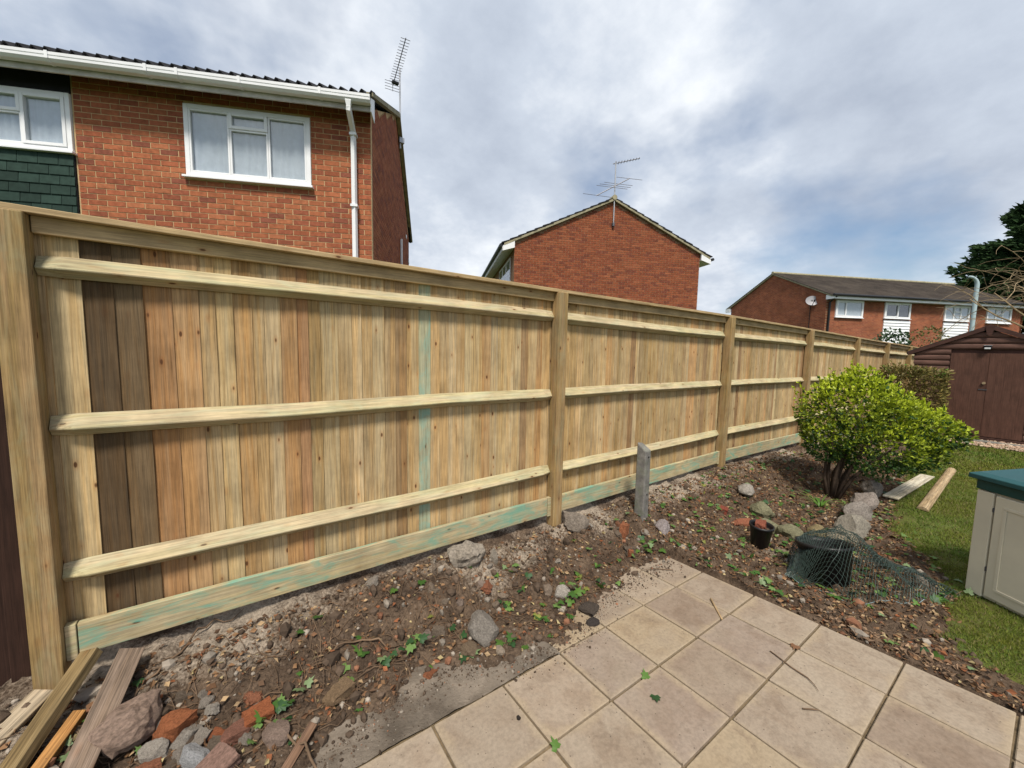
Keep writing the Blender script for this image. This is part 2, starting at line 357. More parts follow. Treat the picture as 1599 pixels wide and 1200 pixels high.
# value noise
_tab = nrs.rand(256, 256)
def vnoise(x, y, sc, ox=0.0):
    x = np.asarray(x)*sc + 71.3 + ox; y = np.asarray(y)*sc + 39.7 + ox*1.7
    xi = np.floor(x).astype(int); yi = np.floor(y).astype(int); fx = x - xi; fy = y - yi
    fx = fx*fx*(3-2*fx); fy = fy*fy*(3-2*fy)
    g = lambda a, b: _tab[a % 256, b % 256]
    return (g(xi, yi)*(1-fx)+g(xi+1, yi)*fx)*(1-fy) + (g(xi, yi+1)*(1-fx)+g(xi+1, yi+1)*fx)*fy
def fbm(x, y, sc, n=4, ox=0.0):
    s = 0; a = 0.5; t = 0
    for i in range(n): s = s + a*(vnoise(x, y, sc, ox+i*13.1)-0.5); t += a; a *= 0.55; sc *= 2.05
    return s/t
def sstep(a, b, x):
    t = np.clip((np.asarray(x)-a)/(b-a), 0, 1); return t*t*(3-2*t)

# ------------------------------------------------------------------ terrain
def z_patio(x, y): return 0.003 - 0.0082*(np.asarray(x)-3.048) - 0.0488*(np.clip(y, -2.0, 2.0)-1.57)
def z_low(x, y):
    x = np.asarray(x, float); y = np.asarray(y, float)
    wgt = 1 - sstep(3.2, 6.0, x)
    return z_patio(x, y)*wgt + (0.03 + 0.008*(x-3.0))*(1-wgt) - 0.012
_EX = [-3.0, 0.0, 0.16, 0.26, 0.52, 0.87, 1.2, 1.42, 1.72, 2.06, 2.64, 3.0, 3.06, 3.10]
_EY = [1.66, 1.67, 1.70, 1.73, 1.82, 1.86, 1.69, 1.655, 1.66, 1.80, 1.87, 1.84, 1.84, -3.0]
def dirt_edge(x): return np.interp(x, _EX, _EY)
def lawn_edge(x): return np.interp(x, [3.0, 3.25, 3.4, 3.8, 4.5, 5.0, 5.4, 6.2, 7.2, 8.0, 9.5, 12.0, 30.0], [-3.0, -1.0, 0.28, 0.42, 0.48, 0.70, 0.98, 1.12, 1.22, 1.32, 1.5, 1.7, 1.7])
def z_soil(x, y):
    x = np.asarray(x, float); y = np.asarray(y, float)
    zf = np.interp(x, [-3, -0.8, 0, 1, 2.3, 3.5, 5.3, 8.2, 12, 18], [0.24, 0.19, 0.20, 0.215, 0.195, 0.225, 0.24, 0.17, 0.13, 0.10])
    y1 = np.where(x < 3.05, 1.90, 1.55); t = sstep(0, 1, (y - y1)/(2.55 - y1))
    zl = z_low(x, y)
    z = zl + (zf - zl)*t
    z = z + fbm(x, y, 3.4, 3)*0.16*sstep(1.7, 2.15, y + (x > 3.05)*0.5)*(1 - 0.5*sstep(2.4, 2.6, y)) + fbm(x, y, 8, 4, 5.0)*0.085 + fbm(x, y, 30, 3, 9.0)*0.040
    # on the paving the soil thins out
    e = dirt_edge(x) + fbm(x, y, 7, 4, 3.0)*0.36
    cover_ = sstep(-0.02, 0.07, y - e)
    zp = z_patio(x, y)
    inside = (x < 3.07) & (y < 2.05)
    thin = zp - 0.040 + cover_*(0.050 + np.clip(y-e, 0, 0.3)*0.10) + fbm(x, y, 24, 3, 2.0)*0.012*cover_
    blend = sstep(1.78, 2.02, y)
    z = np.where(inside, thin*(1-blend) + np.maximum(z, thin)*blend, z)
    # lawn side: dip below the turf
    z = z - 0.06*sstep(-0.05, 0.35, lawn_edge(x) - y)*(x > 3.1)
    return z
def dry_mask(x, y):
    d = np.zeros_like(np.asarray(x, float))
    for cx_, cy_, rx, ry, a in [(1.30, 2.48, 0.22, 0.22, 1.0), (1.42, 2.30, 0.20, 0.18, 0.8), (3.6, 2.45, 0.55, 0.16, 0.75), (2.28, 2.50, 0.14, 0.10, 0.9), (2.85, 2.45, 0.45, 0.13, 0.5), (-0.25, 2.42, 0.4, 0.13, 0.7),
                                (-0.45, 2.3, 0.12, 0.1, 0.6), (3.95, 1.35, 0.25, 0.16, 0.65), (3.62, 0.80, 0.10, 0.3, 0.45), (0.5, 2.5, 0.5, 0.08, 0.45), (6.5, 2.4, 1.6, 0.12, 0.35)]:
        d = np.maximum(d, a*np.exp(-((x-cx_)/rx)**2 - ((y-cy_)/ry)**2))
    d = np.maximum(d, 0.95*sstep(2.12, 2.42, y)*np.clip(0.62 + 2.2*fbm(x, y, 3.2, 3, 17.0), 0, 1))
    return np.clip(d + 0.5*np.clip(fbm(x, y, 5.0, 3, 41.0) - 0.08, 0, 1), 0, 1)
def grid_mesh(name, xs, ys, zf, mat, keep=None, attr=None):
    X, Y = np.meshgrid(xs, ys); Z = zf(X, Y); nx, ny = len(xs), len(ys)
    V = np.stack([X, Y, Z], -1).reshape(-1, 3)
    i = np.arange((ny-1)*nx).reshape(ny-1, nx)[:, :-1].ravel()
    Fc = np.stack([i, i+1, i+nx+1, i+nx], -1)
    if keep is not None:
        c = V[Fc].mean(1); Fc = Fc[keep(c[:, 0], c[:, 1])]
    me = mesh_np(name, V, Fc, mat, None, True)
    if attr is not None:
        a = me.attributes.new('dry', 'FLOAT_COLOR', 'POINT'); d = attr(V[:, 0], V[:, 1])
        a.data.foreach_set('color', np.stack([d, d, d, np.ones_like(d)], -1).astype(np.float32).ravel())
    return me
g = MB().add([(-400, -400, -0.30), (700, -400, -0.30), (700, 700, -0.30), (-400, 700, -0.30)], [(0, 1, 2, 3)]).build('ground', 'ground')
tag(g, 'flat green land reaching to the horizon', 'ground', kind='structure')
xs = np.concatenate([np.arange(-2.4, 4.6, 0.0135), np.arange(4.6, 9.0, 0.03), np.arange(9.0, 18.6, 0.12)])
ys = np.concatenate([np.arange(-0.9, 0.3, 0.03), np.arange(0.3, 2.75, 0.0135), np.arange(2.75, 4.2, 0.12)])
soil = link('soil', grid_mesh('soil', xs, ys, z_soil, 'soil', lambda x, y: ((y > 1.45) | (x > 3.0)) & (y > lawn_edge(x) - 0.45), dry_mask))
tag(soil, 'bare dark soil bank sloping up to the fence', 'soil', kind='structure')
gb = MB().add([(-60, 4.1, 0.1), (60, 4.1, 0.1), (60, 60, 0.1), (-60, 60, 0.1)], [(0, 1, 2, 3)]).build('neighbouring_ground', 'ground')
tag(gb, 'grass of the neighbouring plots behind the fence', 'ground', kind='structure')
def z_lawn(x, y): return z_low(x, y) + 0.004 + fbm(x, y, 3, 3, 4.0)*0.03 + fbm(x, y, 22, 3, 6.0)*0.016 - 0.05*(1 - sstep(-0.12, 0.30, lawn_edge(x) - y))
lawn = link('lawn', grid_mesh('lawn', np.concatenate([np.arange(3.06, 6, 0.03), np.arange(6, 18, 0.15)]), np.concatenate([np.arange(-6, -1, 0.2), np.arange(-1, 1.8, 0.03)]), z_lawn, 'turf',
            lambda x, y: y < lawn_edge(x) + 0.12))
tag(lawn, 'mossy green lawn beside the patio', 'lawn', kind='structure')

# patio: bed, slabs and concrete strip
bed = grid_mesh('patio', np.arange(-1.7, 3.05, 0.2).tolist() + [3.04], np.arange(-1.7, 1.9, 0.2).tolist() + [1.96], lambda x, y: z_patio(x, y) - 0.016, 'joint')
patio = link('patio', bed); tag(patio, 'patio of square buff and pinkish paving slabs', 'patio', kind='structure')
SLABC = [(0.288, 0.232, 0.175), (0.280, 0.226, 0.170), (0.242, 0.187, 0.140), (0.290, 0.228, 0.152), (0.250, 0.198, 0.155), (0.298, 0.243, 0.183)]
def slab_mesh(w_, d_):
    bm = bmesh.new(); bmesh.ops.create_cube(bm, size=1); bmesh.ops.scale(bm, vec=(w_, d_, 0.04), verts=bm.verts)
    bmesh.ops.bevel(bm, geom=bm.edges[:], offset=0.004, segments=1, affect='EDGES')
    me = bpy.data.meshes.new('paving_slab'); bm.to_mesh(me); bm.free(); me.materials.append(MAT['slab']); return me
full = slab_mesh(0.389, 0.384); edge_s = slab_mesh(0.367, 0.384)
slab_colour = {(0, 0): 0, (1, 0): 2, (2, 0): 3, (3, 0): 4, (4, 0): 0, (0, 1): 0, (1, 1): 4, (2, 1): 2, (3, 1): 4, (0, 2): 5, (1, 2): 5, (2, 2): 0, (3, 2): 3, (0, 3): 5, (1, 3): 2, (2, 3): 0, (0, 4): 5, (1, 4): 0}
for i in range(0, 11):
    xc = 3.048 - 0.189 if i == 0 else 3.048 - 0.378 - 0.4*(i - 0.5)
    for j in range(-1, 6):
        if j == -1 and i > 3: continue
        yc = 1.57 - 0.395*(j + 0.5)
        if j < 0: ci = [0, 5, 1, 3][i]
        else: ci = slab_colour.get((i, j), rnd.randrange(6))
        kf = rnd.uniform(0.92, 1.06); cc = tuple(c_*kf for c_ in SLABC[ci])
        o = link('paving_slab', edge_s if i == 0 else full, patio, 0, (xc + rnd.uniform(-.0015, .0015), yc + rnd.uniform(-.0015, .0015), float(z_patio(xc, yc)) - 0.02 + rnd.uniform(-0.0015, 0.0015)), cc)
        o.rotation_euler = (-0.0488 + rnd.uniform(-.003, .003), 0.0082 + rnd.uniform(-.003, .003), rnd.uniform(-.004, .004))
def z_conc(x, y): return z_patio(x, y) - 0.004 + fbm(x, y, 12, 3, 8.0)*0.020 + fbm(x, y, 45, 2, 8.0)*0.008 - 0.03*sstep(1.42, 1.50, x)*0
cs = link('concrete_strip', grid_mesh('concrete_strip', np.arange(-1.7, 1.49, 0.03), np.arange(1.577, 2.0, 0.03), z_conc, 'concrete'))
tag(cs, 'rough grey concrete strip edging the paving', 'concrete', kind='structure')
# ------------------------------------------------------------------ fence
FB = Vector((-0.8, 2.62, 0.2))
fence = empty('closeboard_fence', FB)
tag(fence, 'new tan close-board timber fence with three arris rails running the length of the garden', 'fence')
PX = [-0.80, 2.32, 5.33, 8.17, 10.90, 13.32, 15.80, 18.30]
TOP = [2.372, 2.335, 2.310, 2.262, 2.205, 2.160, 2.120, 2.080]
R1 = [2.130, 2.100, 2.042, 2.000, 1.950, 1.900, 1.870, 1.830]
R2 = [1.412, 1.406, 1.388, 1.360, 1.330, 1.300, 1.270, 1.250]
R3 = [0.692, 0.698, 0.712, 0.680, 0.660, 0.650, 0.630, 0.600]
GBZ = [0.288, 0.290, 0.310, 0.252, 0.220, 0.200, 0.180, 0.160]
def rel(p): return tuple(Vector(p) - FB)
post_me = {}
for i, x in enumerate(PX):
    h = TOP[i] - 0.026 + 0.25
    o = MB().box((-0.05, -0.014, 0), (0.05, 0.086, h)).build('post', 'post', fence, False, 0.006, rel((x, 2.575, -0.25)))
    o.rotation_euler = (rnd.uniform(-.004, .004), rnd.uniform(-.006, .006), rnd.uniform(-.02, .02))
def sloped(name, mat, x0, x1, prof, za, zb, bevel=0.003):
    """profile of (y, dz) swept along x, height following za->zb"""
    pr = [Vector((0, y - 2.62, dz)) for y, dz in prof]
    return MB().prism(pr, (x1 - x0, 0, zb - za)).build(name, mat, fence, False, bevel, rel((x0, 2.62, za)))
for i in range(len(PX) - 1):
    x0, x1 = PX[i] + 0.05, PX[i+1] - 0.05
    f_ = lambda A, x: A[i] + (A[i+1] - A[i])*(x - PX[i])/(PX[i+1] - PX[i])
    for A in (R1, R2, R3):
        dj = rnd.uniform(-0.006, 0.006); s_ = rnd.uniform(0.95, 1.06)
        # arris rail: right-angled ridge towards the garden, slightly flattened nose, ends scribed into the posts
        za, zb = f_(A, x0) + dj, f_(A, x1) + dj
        L = x1 - x0; e = 0.09
        sec = [(2.663, 0.050*s_), (2.658, 0.052*s_), (2.601, -0.010), (2.602, -0.017), (2.650, -0.050*s_), (2.663, -0.050*s_)]
        mb = MB(); n = len(sec); st = [(0.0, 0.55), (e, 1.0), (L*0.33, 1.0), (L*0.66, 1.0), (L - e, 1.0), (L, 0.6)]
        wob = [0, rnd.uniform(-.003, .003), rnd.uniform(-.008, .008), rnd.uniform(-.008, .008), rnd.uniform(-.003, .003), 0]
        vs = []
        for (t, kk), wb in zip(st, wob):
            for (y, dz) in sec: vs.append((t, 2.663 + (y - 2.663)*kk - 2.62, dz*(0.7 + 0.3*kk) + (zb - za)*t/L + wb))
        fs = [tuple(range(n))[::-1], tuple(range((len(st)-1)*n, len(st)*n))]
        for a in range(len(st)-1):
            for b in range(n): fs.append((a*n+b, a*n+(b+1) % n, (a+1)*n+(b+1) % n, (a+1)*n+b))
        mb.add(vs, fs).build('arris_rail', 'rail', fence, False, 0.0012, rel((x0, 2.62, za)))
    sloped('face_rail', 'cap', x0, x1, [(2.630, -0.100), (2.660, -0.100), (2.660, -0.0255), (2.630, -0.0255)], f_(TOP, x0), f_(TOP, x1))
    sloped('gravel_board', 'gravelboard', x0 + 0.042, x1 - 0.042, [(2.602, 0.0), (2.634, 0.0), (2.634, 0.160), (2.602, 0.160)], f_(GBZ, x0), f_(GBZ, x1))
    for xe in (x0, x1 - 0.038):
        MB().box((0, 0, 0), (0.038, 0.040, 0.175)).build('cleat', 'rail', fence, False, 0.003, rel((xe, 2.597, f_(GBZ, xe) - 0.012)))
    xa = PX[i] - (0.40 if i == 0 else 0)
    sloped('capping_rail', 'cap', xa, PX[i+1] - 0.002, [(2.588, -0.025), (2.695, -0.025), (2.695, 0.001), (2.588, 0.003)], f_(TOP, xa), f_(TOP, PX[i+1]))
PALE = (0.475, 0.362, 0.205); TAN = (0.425, 0.310, 0.165); ORG = (0.420, 0.268, 0.130); OLV = (0.370, 0.268, 0.135); DRK = (0.110, 0.074, 0.041); BRN = (0.330, 0.218, 0.115); RED = (0.375, 0.215, 0.105)
first = [TAN, PALE, DRK, (0.150, 0.102, 0.055), RED, ORG, TAN, PALE, ORG, TAN, PALE, ORG, RED, OLV, PALE, TAN, PALE, TAN, PALE, TAN, BRN, TAN, PALE, 'teal', TAN, PALE, TAN, PALE, TAN, ORG, PALE, TAN, PALE, PALE, BRN, TAN, ORG, TAN]
def board_mesh(mat):
    # feather-edge board: 125 mm wide, thick on one side
    return MB().prism([(0, 0.0, 0), (0.122, -0.0085, 0), (0.122, 0.003, 0), (0, 0.0035, 0)], (0, 0, 2.0)).mesh('board', mat)
teal_done = False
b_me, b_teal = board_mesh('board'), board_mesh('teal_board')
for i in range(len(PX) - 1):
    n = round((PX[i+1] - PX[i])/0.080); x0 = PX[i] - (0.05 if i == 0 else 0.0); wts = [rnd.uniform(0.72, 1.24) if (i or j > 4) else 1.3 for j in range(n)]; tot = (PX[i+1] - x0)/sum(wts)
    for j in range(n):
        x = x0 + tot*sum(wts[:j]); t = (x - PX[i])/(PX[i+1] - PX[i])
        zt = TOP[i] + (TOP[i+1] - TOP[i])*t - 0.03; zb = GBZ[i] + (GBZ[i+1] - GBZ[i])*t + 0.05
        c = first[j] if i == 0 and j < len(first) else rnd.choices([PALE, TAN, ORG, OLV, BRN], [5, 5, 1.8 if i < 2 else 1.0, 1.6, 1.0])[0]
        me = b_me
        if c == 'teal': c = TAN
        if i == 0 and abs(x - 0.99) < tot*0.55 and not teal_done: me = b_teal; teal_done = True
        kf = rnd.uniform(0.80, 1.08); c = tuple(v_*kf*rnd.uniform(0.985, 1.015) for v_ in c)
        o = link('board', me, fence, 0, rel((x, 2.6735 + rnd.uniform(-.0015, .0015), zb)), c)
        o.scale = (1, 1, (zt - zb)/2.0); o.rotation_euler = (0, rnd.uniform(-.002, .002), rnd.uniform(-.012, .012))
# dark stained fence continuing to the left of the first post
dk = empty('dark_fence_panel', (-0.835, 2.685, 0.1)); tag(dk, 'old dark brown timber fence panel at the left end of the new fence', 'fence')
for j in range(11):
    MB().prism([(0, 0, 0), (-0.10, -0.012, 0), (-0.10, 0.004, 0), (0, 0.006, 0)], (0, 0, 1.75)).build('board', 'dark_fence', dk, False, 0.002, (-0.012 - j*0.098, 0.012*(j % 2), 0.0))
for zz_ in (0.25, 1.45): MB().box((-1.1, 0.02, zz_), (-0.01, 0.06, zz_ + 0.07)).build('rail', 'dark_fence', dk)

# ------------------------------------------------------------------ houses
def brick_colour(pal=0):
    if pal == 0: c = rnd.choices([(0.345, 0.118, 0.056), (0.315, 0.100, 0.050), (0.365, 0.132, 0.064), (0.225, 0.076, 0.047), (0.270, 0.086, 0.047)], [4, 4, 2, 1.1, 2])[0]
    else: c = rnd.choices([(0.250, 0.078, 0.036), (0.220, 0.066, 0.033), (0.180, 0.056, 0.033), (0.280, 0.094, 0.045)], [4, 4, 2, 2])[0]
    kf = rnd.uniform(0.88, 1.12); return tuple(v_*kf for v_ in c)
def courses(x0, x1, z0, z1, holes=(), step=0.075, bw=0.225, gap=0.012, top=None):
    """yield (xa, xb, z) of stretcher-bond bricks on a wall, cut at openings and ends; top(x) limits gables"""
    k0 = int(round(z0/step))
    for k_ in range(k0, int(z1/step)):
        z = k_*step; spans = [(x0, x1)]
        for hx0, hx1, hz0, hz1 in holes:
            if z + 0.07 > hz0 and z < hz1:
                spans = [q for a, b in spans for q in ((a, min(b, hx0)), (max(a, hx1), b)) if q[1] - q[0] > 0.02]
        for a, b in spans:
            n0 = math.floor(a/bw) - 1; off = (k_ % 2)*bw/2
            x = n0*bw + off
            while x < b:
                xa, xb = max(x, a) + gap/2, min(x + bw, b) - gap/2
                if xb - xa > 0.03 and (top is None or (z + step < top(xa) and z + step < top(xb))): yield xa, xb, z
                x += bw
def joined_bricks(name, parent, cells, place, pal, depth=0.012, dep=0.005):
    V, Fc, C = [], [], []
    for xa, xb, z in cells:
        b = len(V); za, zb = z + 0.006, z + 0.069
        for d in (0.0, depth):
            for (x, zz_) in ((xa, za), (xb, za), (xb, zb), (xa, zb)): V.append(place(x, d, zz_))
        for f in ((4, 5, 6, 7), (0, 1, 5, 4), (1, 2, 6, 5), (2, 3, 7, 6), (3, 0, 4, 7)): Fc.append([b + q for q in f])
        c = brick_colour(pal); C += [c]*5
    me = mesh_np(name, np.array(V), np.array(Fc), 'brick_att', np.array(C))
    o = link(name, me, parent); o['kind'] = 'stuff'; return o
HROT = R(55.189 - 90 + 10.5)

def window(parent, x0, x1, z0, z1, bars, y=0.0, fw_=0.055, room=True, curtain=True, name='window', sill=True, proud=0.02):
    """bars: list of panes (xa, xb, za, zb) as fractions; frame and sash bars built round each pane; wall face at y, outside -y"""
    W, H = x1 - x0, z1 - z0
    win = empty(name, (x0, y, z0)); win.parent = parent
    mb = MB(); d0, d1 = -proud, 0.05
    mb.box((0, d0, 0), (fw_, d1, H)); mb.box((W - fw_, d0, 0), (W, d1, H)); mb.box((fw_, d0, 0), (W - fw_, d1, fw_)); mb.box((fw_, d0, H - fw_), (W - fw_, d1, H))
    mb.build('frame', 'upvc', win, False, 0.004)
    for (a, b, c_, d_, sash) in bars:
        xa, xb, za, zb = fw_ + a*(W - 2*fw_), fw_ + b*(W - 2*fw_), fw_ + c_*(H - 2*fw_), fw_ + d_*(H - 2*fw_)
        s_ = fw_*0.75 if sash else fw_*0.45; q = 0.010 if sash else -0.004
        m2 = MB(); y0_, y1_ = -proud - q, 0.030
        m2.box((xa + .001, y0_, za + .001), (xa + s_, y1_, zb - .001)); m2.box((xb - s_, y0_, za + .001), (xb - .001, y1_, zb - .001))
        m2.box((xa + s_, y0_, za + .001), (xb - s_, y1_, za + s_)); m2.box((xa + s_, y0_, zb - s_), (xb - s_, y1_, zb - .001))
        m2.build('sash', 'upvc', win, False, 0.004)
        MB().box((xa + s_, 0.010, za + s_), (xb - s_, 0.014, zb - s_)).build('pane', 'glass', win)
    if curtain:
        n = 60; vs, fs = [], []
        for i in range(n + 1):
            xx = fw_ + (W - 2*fw_)*i/n; yy = 0.040 + 0.010*math.sin(i*1.35 + math.sin(i*0.4)*2)
            vs += [(xx, yy, fw_), (xx, yy, H - fw_)]
        for i in range(n): fs.append((2*i, 2*i+2, 2*i+3, 2*i+1))
        MB().add(vs, fs).build('net_curtain', 'curtain', win, True)
    if room:
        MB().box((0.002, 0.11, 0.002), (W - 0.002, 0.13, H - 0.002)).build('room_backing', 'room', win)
    if sill: MB().box((-0.03, -proud - 0.05, -0.032), (W + 0.03, 0.02, -0.002)).build('sill', 'upvc', win, False, 0.005)
    return win

# ---- near house
nh = empty('brick_house', (1.684, 6.301, 0.0), HROT)
tag(nh, 'nearest red brick house with white gutter and green hung tiles behind the fence', 'house')
W1 = (-2.49, -0.85, 4.165, 5.135); WL = (-5.42, -3.822, 4.335, 5.085)
wall = MB()
XL = -8.0
for a, b in (((XL, 0.012, 0), (-5.42, 0.11, 5.36)), ((-5.42, 0.012, 0), (-3.815, 0.11, 4.33)), ((-5.42, 0.012, 5.09), (-3.815, 0.11, 5.36)), ((-3.815, 0.012, 0), (-2.49, 0.11, 5.36)),
             ((-2.49, 0.012, 0), (-0.85, 0.11, 4.165)), ((-2.49, 0.012, 5.135), (-0.85, 0.11, 5.36)), ((-0.85, 0.012, 0), (0.0, 0.11, 5.36))): wall.box(a, (b[0], b[1], min(b[2], 5.33)))
wf = wall.build('front_wall', 'mortar', nh)
cells = list(courses(-3.80, 0.0, 0.3, 5.34, [W1]))
def dist_near(cell):
    p = Matrix.Translation((1.684, 6.301, 0)) @ Matrix.Rotation(HROT, 4, 'Z') @ Vector(((cell[0] + cell[1])/2, 0, cell[2])); return (p - Vector((0, 0, 1.8))).length
vis = sorted([c for c in cells if c[2] > 3.15], key=dist_near); single = vis[:290]; ss_ = set(single)
bk = MB().box((-0.1075, -0.0055, 0.006), (0.1075, 0.012, 0.069)).mesh('brick', 'brick_obj')
for xa, xb, z in single:
    o = link('brick', bk, wf, 0, ((xa + xb)/2, 0.012 + rnd.uniform(-.001, .001), z), brick_colour()); o.scale = ((xb - xa)/0.215, 1, 1)
joined_bricks('brickwork', wf, [c for c in cells if c not in ss_], lambda x, d, z: (x, 0.012 - d*0.45, z), 0)
# gable side wall
GZ = lambda y: 5.42 + (7.28 - 5.42)*(1 - abs(y - 3.55)/3.55)
gw = MB().prism([(-0.012, 0.112, 0), (-0.012, 7.1, 0), (-0.012, 7.1, 5.42), (-0.012, 3.55, 7.28), (-0.012, 0.112, 5.44)], (-0.09, 0, 0)).build('gable_wall', 'mortar', nh)
joined_bricks('brickwork', gw, list(courses(0.0, 7.1, 1.5, 7.25, [], top=GZ)), lambda y, d, z: (-0.012 + d*0.45, y, z), 0)
MB().box((XL, 6.98, 0), (-0.11, 7.09, 5.4)).build('rear_wall', 'mortar', nh)
MB().box((XL, 0.12, 0), (XL + 0.1, 6.97, 5.4)).build('party_wall', 'mortar', nh)
# tile hanging on the left bay
th = MB().box((-5.6, -0.012, 1.2), (-3.815, 0.0115, 4.30)).build('tile_backing', 'bitumen_and_shade', nh)
tm = MB().prism([(0, -0.018, 0), (0, -0.030, 0), (0, -0.013, 0.17), (0, -0.005, 0.17)], (0.224, 0, 0)).mesh('tile', 'tile_green')
for r_ in range(0, 13):
    z = 4.155 - r_*0.128
    for c_ in range(-1, 8):
        x = -5.6 + c_*0.23 + (r_ % 2)*0.115
        if x < -5.6: continue
        wd = min(0.224, -3.822 - x)
        if wd < 0.04: continue
        kf = rnd.uniform(0.75, 1.2); o = link('tile', tm, th, 0, (x, -0.001*(rnd.random()), z), (0.024*kf, 0.045*kf, 0.036*kf)); o.scale = (wd/0.224, 1, 1)
        o.rotation_euler = (rnd.uniform(-.01, .01), 0, 0)
MB().box((-5.6, -0.010, 5.09), (-3.815, 0.010, 5.328)).build('dark_board', 'bitumen_and_shade', nh)
window(nh, *W1, [(0, .335, 0, 1, False), (.335, .665, 0, .745, False), (.335, .665, .745, 1, True), (.665, 1, 0, 1, False)], 0.0, 0.058)
window(nh, *WL, [(0, .67, 0, .62, False), (0, .67, .62, 1, True), (.67, 1, 0, 1, True)], 0.0, 0.055)
# eaves: soffit, fascia, gutter and brackets
MB().box((XL, -0.256, 5.333), (0.044, 0.112, 5.347)).build('soffit', 'bitumen_and_shade', nh)  # soffit coloured black to carry the deep shade under the eaves
MB().box((XL, -0.280, 5.178), (0.045, -0.257, 5.36)).build('fascia', 'white_paint', nh, False, 0.002)
MB().prism([(0.046, -0.30, 5.17), (0.046, -0.002, 5.17), (0.046, -0.002, 5.50), (0.046, -0.30, 5.36)], (0.016, 0, 0)).build('eaves_box_end', 'upvc', nh, False, 0.002)
gp = [(-0.170, 5.585), (-0.170, 5.515), (-0.185, 5.490), (-0.255, 5.490), (-0.283, 5.520), (-0.285, 5.548), (-0.278, 5.552), (-0.288, 5.558), (-0.290, 5.592), (-0.282, 5.592), (-0.278, 5.525), (-0.250, 5.498), (-0.19, 5.498), (-0.178, 5.52), (-0.178, 5.585)]
MB().prism([(XL, y - 0.115, z - 0.245) for y, z in gp], (8.06, 0, 0)).build('gutter', 'upvc', nh)
for xb_ in (-3.75, -2.70, -2.35, -1.62, -0.62, -5.0):
    MB().prism([(xb_, y - 0.115, z - 0.245) for y, z in [(-0.166, 5.60), (-0.166, 5.505), (-0.183, 5.482), (-0.258, 5.482), (-0.292, 5.515), (-0.296, 5.60), (-0.289, 5.60), (-0.286, 5.52), (-0.255, 5.488), (-0.186, 5.488)]], (0.035, 0, 0)).build('gutter_bracket', 'upvc', nh)
dp = MB(); dp.tube([(-0.235, -0.345, 5.255), (-0.235, -0.345, 5.17)], [0.06, 0.038], 4); dp.tube([(-0.235, -0.345, 5.175), (-0.235, -0.345, 5.14), (-0.235, -0.07, 4.97), (-0.235, -0.07, 1.0)], 0.042, 4)
dpo = dp.build('downpipe', 'upvc', nh, False, 0.004)
for zc in (4.92, 3.9): MB().box((-0.285, -0.118, zc), (-0.185, 0.0, zc + 0.035)).build('pipe_clip', 'upvc', dpo)
# roof: eaves row of pantiles singly, the rest as one corrugated sheet per slope
pit = math.atan2(7.30 - 5.37, 3.55 + 0.34); cp, sp_ = math.cos(pit), math.sin(pit)
TP = 0.137
def corr(xa, xb, s0, s1, y0, z0, sgn=1, th_=0.018):
    n = max(4, int(round((xb - xa)/TP*8))); mb = MB(); vs = []
    for s_ in (s0, s1):
        for i in range(n + 1):
            x = xa + (xb - xa)*i/n; h_ = 0.048*max(0.0, math.cos(2*math.pi*(x + 0.05)/TP))**0.7 if math.cos(2*math.pi*(x + 0.05)/TP) > 0 else 0.0
            for t_ in (h_ + th_, h_): vs.append((x, y0 + sgn*(s_*cp - t_*sp_), z0 + s_*sp_ + t_*cp))
    m = 2*(n + 1); fs = []
    for i in range(n):
        a = 2*i; fs += [(a, a+2, m+a+2, m+a), (a+1, m+a+1, m+a+3, a+3), (a, a+1, a+3, a+2), (m+a, m+a+2, m+a+3, m+a+1)]
    fs += [(0, m, m+1, 1), (2*n, 2*n+1, m+2*n+1, m+2*n)]
    return mb.add(vs, fs)
roof = corr(XL, 0.08, 0.33, 4.34, -0.34, 5.350).build('roof', 'roof_dark', nh)
corr(XL, 0.08, 0.0, 4.34, 7.44, 5.350, -1).build('rear_slope', 'roof_dark', roof)
for i in range(42):
    xa = 0.08 - TP*(i + 1) + 0.002
    t_ = corr(xa, xa + TP - 0.004, 0.0, 0.40, -0.365, 5.350); t_.build('roof_tile', 'roof_dark', roof, False, 0, (0, rnd.uniform(-.006, .006), rnd.uniform(-.003, .004)))
for sg, ya_, yb_ in ((1, -0.33, 3.55), (-1, 7.43, 3.55)):
    za_, zb_ = 5.365, 7.30
    MB().prism([(0.002, ya_, za_ - 0.0), (0.002, yb_, zb_ - 0.07), (0.002, yb_, zb_ + 0.03), (0.002, ya_, za_ + 0.05)], (0.09, 0, 0)).build('verge_board', 'verge', nh)
MB().tube([(0.03, 4.26, 4.62), (0.03, 4.26, 0.5)], 0.03, 6).build('overflow_pipe', 'upvc', nh)
MB().box((0.0, 5.9, 5.1), (0.02, 6.05, 5.2)).build('vent', 'upvc', nh); MB().box((0.0, 6.75, 4.55), (0.02, 6.9, 4.68)).build('vent', 'upvc', nh)

